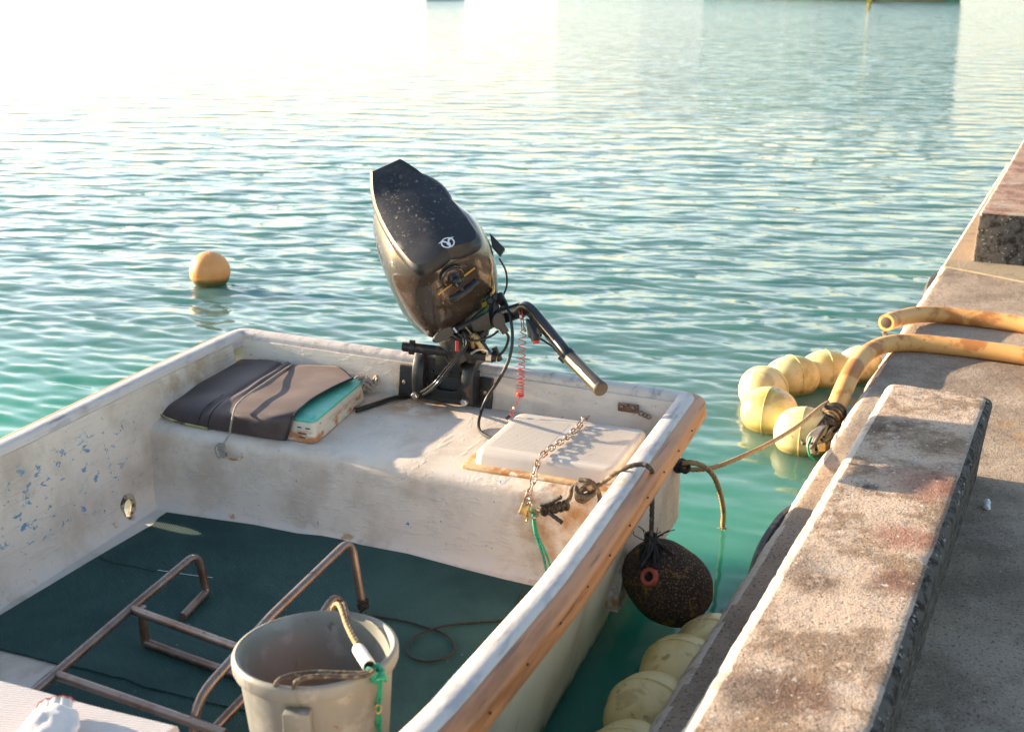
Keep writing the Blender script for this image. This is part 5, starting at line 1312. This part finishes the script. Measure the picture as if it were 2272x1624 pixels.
for i in range(11):
    t = i / 10; c = gc - gdir*(.10*t - .012) + Vector((0, 0, .008 + .010*sin(pi*t))) - gs_ * .004*t; wd = .030 + .020*sin(pi*(t*.62 + .05))
    rings.append([c + gs_*(wd*cos(2*pi*k/32)) + Vector((0, 0, 1))*((.016 + .006*sin(pi*t))*sin(2*pi*k/32)) for k in range(32)])
plm.loft(rings); plm.disp(.010, 24); plm.disp(.005, 60); plm.disp(.002, 140); plm.build('palm', 'glove', gl, auto=0)
for j, (o_, L) in enumerate(((-.036, .055), (-.013, .068), (.012, .072), (.034, .062))):
    b0_ = gc - gdir*.085 + gs_*o_ + Vector((0, 0, .012))
    MB().tube(spline([b0_, b0_ - gdir*L*.5 + Vector((0, 0, .006)) + gs_*o_*.2, b0_ - gdir*L + Vector((0, 0, -.002)) + gs_*o_*.5], 6), lambda t: .0125 * (1 - .25*t) * (1 if t < .93 else .6), 12).disp(.003, 40).build('finger', 'glove', gl, auto=0)
b0_ = gc - gdir*.03 - gs_*.04 + Vector((0, 0, .008))
MB().tube(spline([b0_, b0_ - gdir*.03 - gs_*.022, b0_ - gdir*.055 - gs_*.028], 6), lambda t: .0135*(1 - .25*t), 12).disp(.003, 40).build('thumb', 'glove', gl, auto=0)

# ================================================================== MOORED BOATS FAR ACROSS THE HARBOUR
def far_boat(name, label, x0, y0, x1, y, hull_m, free, stern_right, cab_h, stripe=True):
    A, Bp = at(x0, y0, 0), at(x1, y, 0); d = (Bp - A); L = d.length; d.normalize(); n_ = Vector((-d.y, d.x, 0))
    rt = root(name, label, 'boat', A, 'boats moored far across the harbour')
    rings = []; N = 26; beam = L * .12
    for i in range(N + 1):
        t = i / N; tb_ = t if not stern_right else 1 - t       # bow at t=1
        w_ = beam * (1 - max(0, (tb_ - .45) / .55) ** 2.2) ; w_ = max(w_, .02); sheer = free * (1 + .55 * max(0, tb_ - .3) ** 1.6)
        off = free * .5 * max(0, tb_ - .8) / .2
        c = A + d * (L * t) + n_ * beam
        sg = 1 if not stern_right else -1
        pr = [(0, -.3), (w_ * .8, -.2), (w_ * .93, .05), (w_ * 1.0, sheer * .9), (w_ * 1.02, sheer), (w_ * .9, sheer), (w_*.88, sheer - .15), (0, sheer - .12)]
        ring = [c - n_*a + d*(sg*off*max(0, z)/sheer) + Vector((0, 0, z)) for a, z in pr] + [c + n_*a + d*(sg*off*max(0, z)/sheer) + Vector((0, 0, z)) for a, z in reversed(pr[1:-1])]
        rings.append(ring)
    MB().loft(rings).build('hull', hull_m, rt, auto=40)
    if stripe:
        st_ = MB(); st_.loft([[r[2] * 1 - n_*.02 + Vector((0, 0, .0)), r[2].lerp(r[3], .06) - n_*.02, r[2].lerp(r[3], .06) + n_*.05, r[2] + n_*.05] for r in rings[1:-1]]); st_.build('boot_stripe', 'boot', rt)
    rl = MB(); rl.loft([[r[4] - n_*.04, r[4] + Vector((0, 0, .09)) - n_*.04, r[4] + Vector((0, 0, .09)) + n_*.12, r[4] + n_*.12] for r in rings[:-1]]); rl.build('rub_strake', 'hull_white', rt)
    cc = A + d*(L*.42) + n_*beam; cab = MB()
    z0 = free * .8
    cab.loft([[cc + d*(a*L*.14*k) + n_*(b*beam*.62*k) + Vector((0, 0, z)) for a, b in ((-1, -1), (1, -1), (1, 1), (-1, 1))] for z, k in ((z0, 1), (z0 + cab_h, .94), (z0 + cab_h + .08, 1.05), (z0 + cab_h + .16, 1.0))])
    ch_ = cab.build('cabin', 'hull_white', rt, smooth=False)
    for j in range(4):
        a0 = -1 + .5*j + .07; a1 = a0 + .36
        MB().prism([cc + d*(a*L*.135) - n_*(beam*.615) + Vector((0, 0, z0 + cab_h*q)) for a, q in ((a0, .5), (a1, .5), (a1, .85), (a0, .85))], -n_*.02).build('window', 'glassdark', ch_, smooth=False)
    MB().tube([cc + d*(L*.05) + Vector((0, 0, z0 + cab_h)), cc + d*(L*.05) + Vector((0, 0, z0 + cab_h + .6))], .05, 8).build('mast', 'hull_white', rt)
    return rt, A, d, n_, beam, L
r1, A1_, d1, n1, be, L1 = far_boat('fishing_boat', 'dark green fishing boat hull with a red waterline at the top edge', 1560, -8, 2072, 7, 'hull_green', .8, False, .5)
tag(MB().tube([at(1938, 3, .3) - n1*.3, at(1938, 3, .0) - n1*.25, at(1938, 3, -.3) - n1*.25], .09, 10).build('yellow_fender', 'yellow_mark', r1), None)
far_boat('fishing_boat', 'pale cream fishing boat just beyond the top edge of the picture', 1236, -30, 1900, -24, 'hull_cream', .7, False, .4, False)
sm_ = root('dinghy', 'small dark and white dinghy at the top edge left of the cream boat', 'boat', at(960, -2, 0), 'boats moored far across the harbour')
A, Bp = at(945, 1, 0), at(1030, 1, 0); d = (Bp - A).normalized(); n_ = Vector((-d.y, d.x, 0)); Lx = (Bp - A).length
MB().loft([[A + d*(Lx*t) + n_*(.5 + s_*w_) + Vector((0, 0, z)) for s_, z in ((-1, .26), (-.8, .0), (-.5, -.12), (.5, -.12), (.8, .0), (1, .26), (.85, .26), (.7, .08), (-.7, .08), (-.85, .26))] for t, w_ in ((0, .45), (.3, .55), (.6, .5), (.85, .28), (1, .03))]).build('hull', 'hull_white', sm_)
MB().loft([[A + d*(Lx*t) + n_*(.5 + s_*w_) + Vector((0, 0, z)) for s_, z in ((-1.04, .26), (-1.04, .30), (-.8, .30), (-.8, .26))] for t, w_ in ((0, .45), (.3, .55), (.6, .5), (.85, .28))]).build('gunwale', 'hull_green', sm_)
MB().box(A + d*Lx*.4 + n_*.5 + Vector((0, 0, .22)), d, n_, Vector((0, 0, 1)), .12, .48, .02).build('seat', 'steel', sm_)
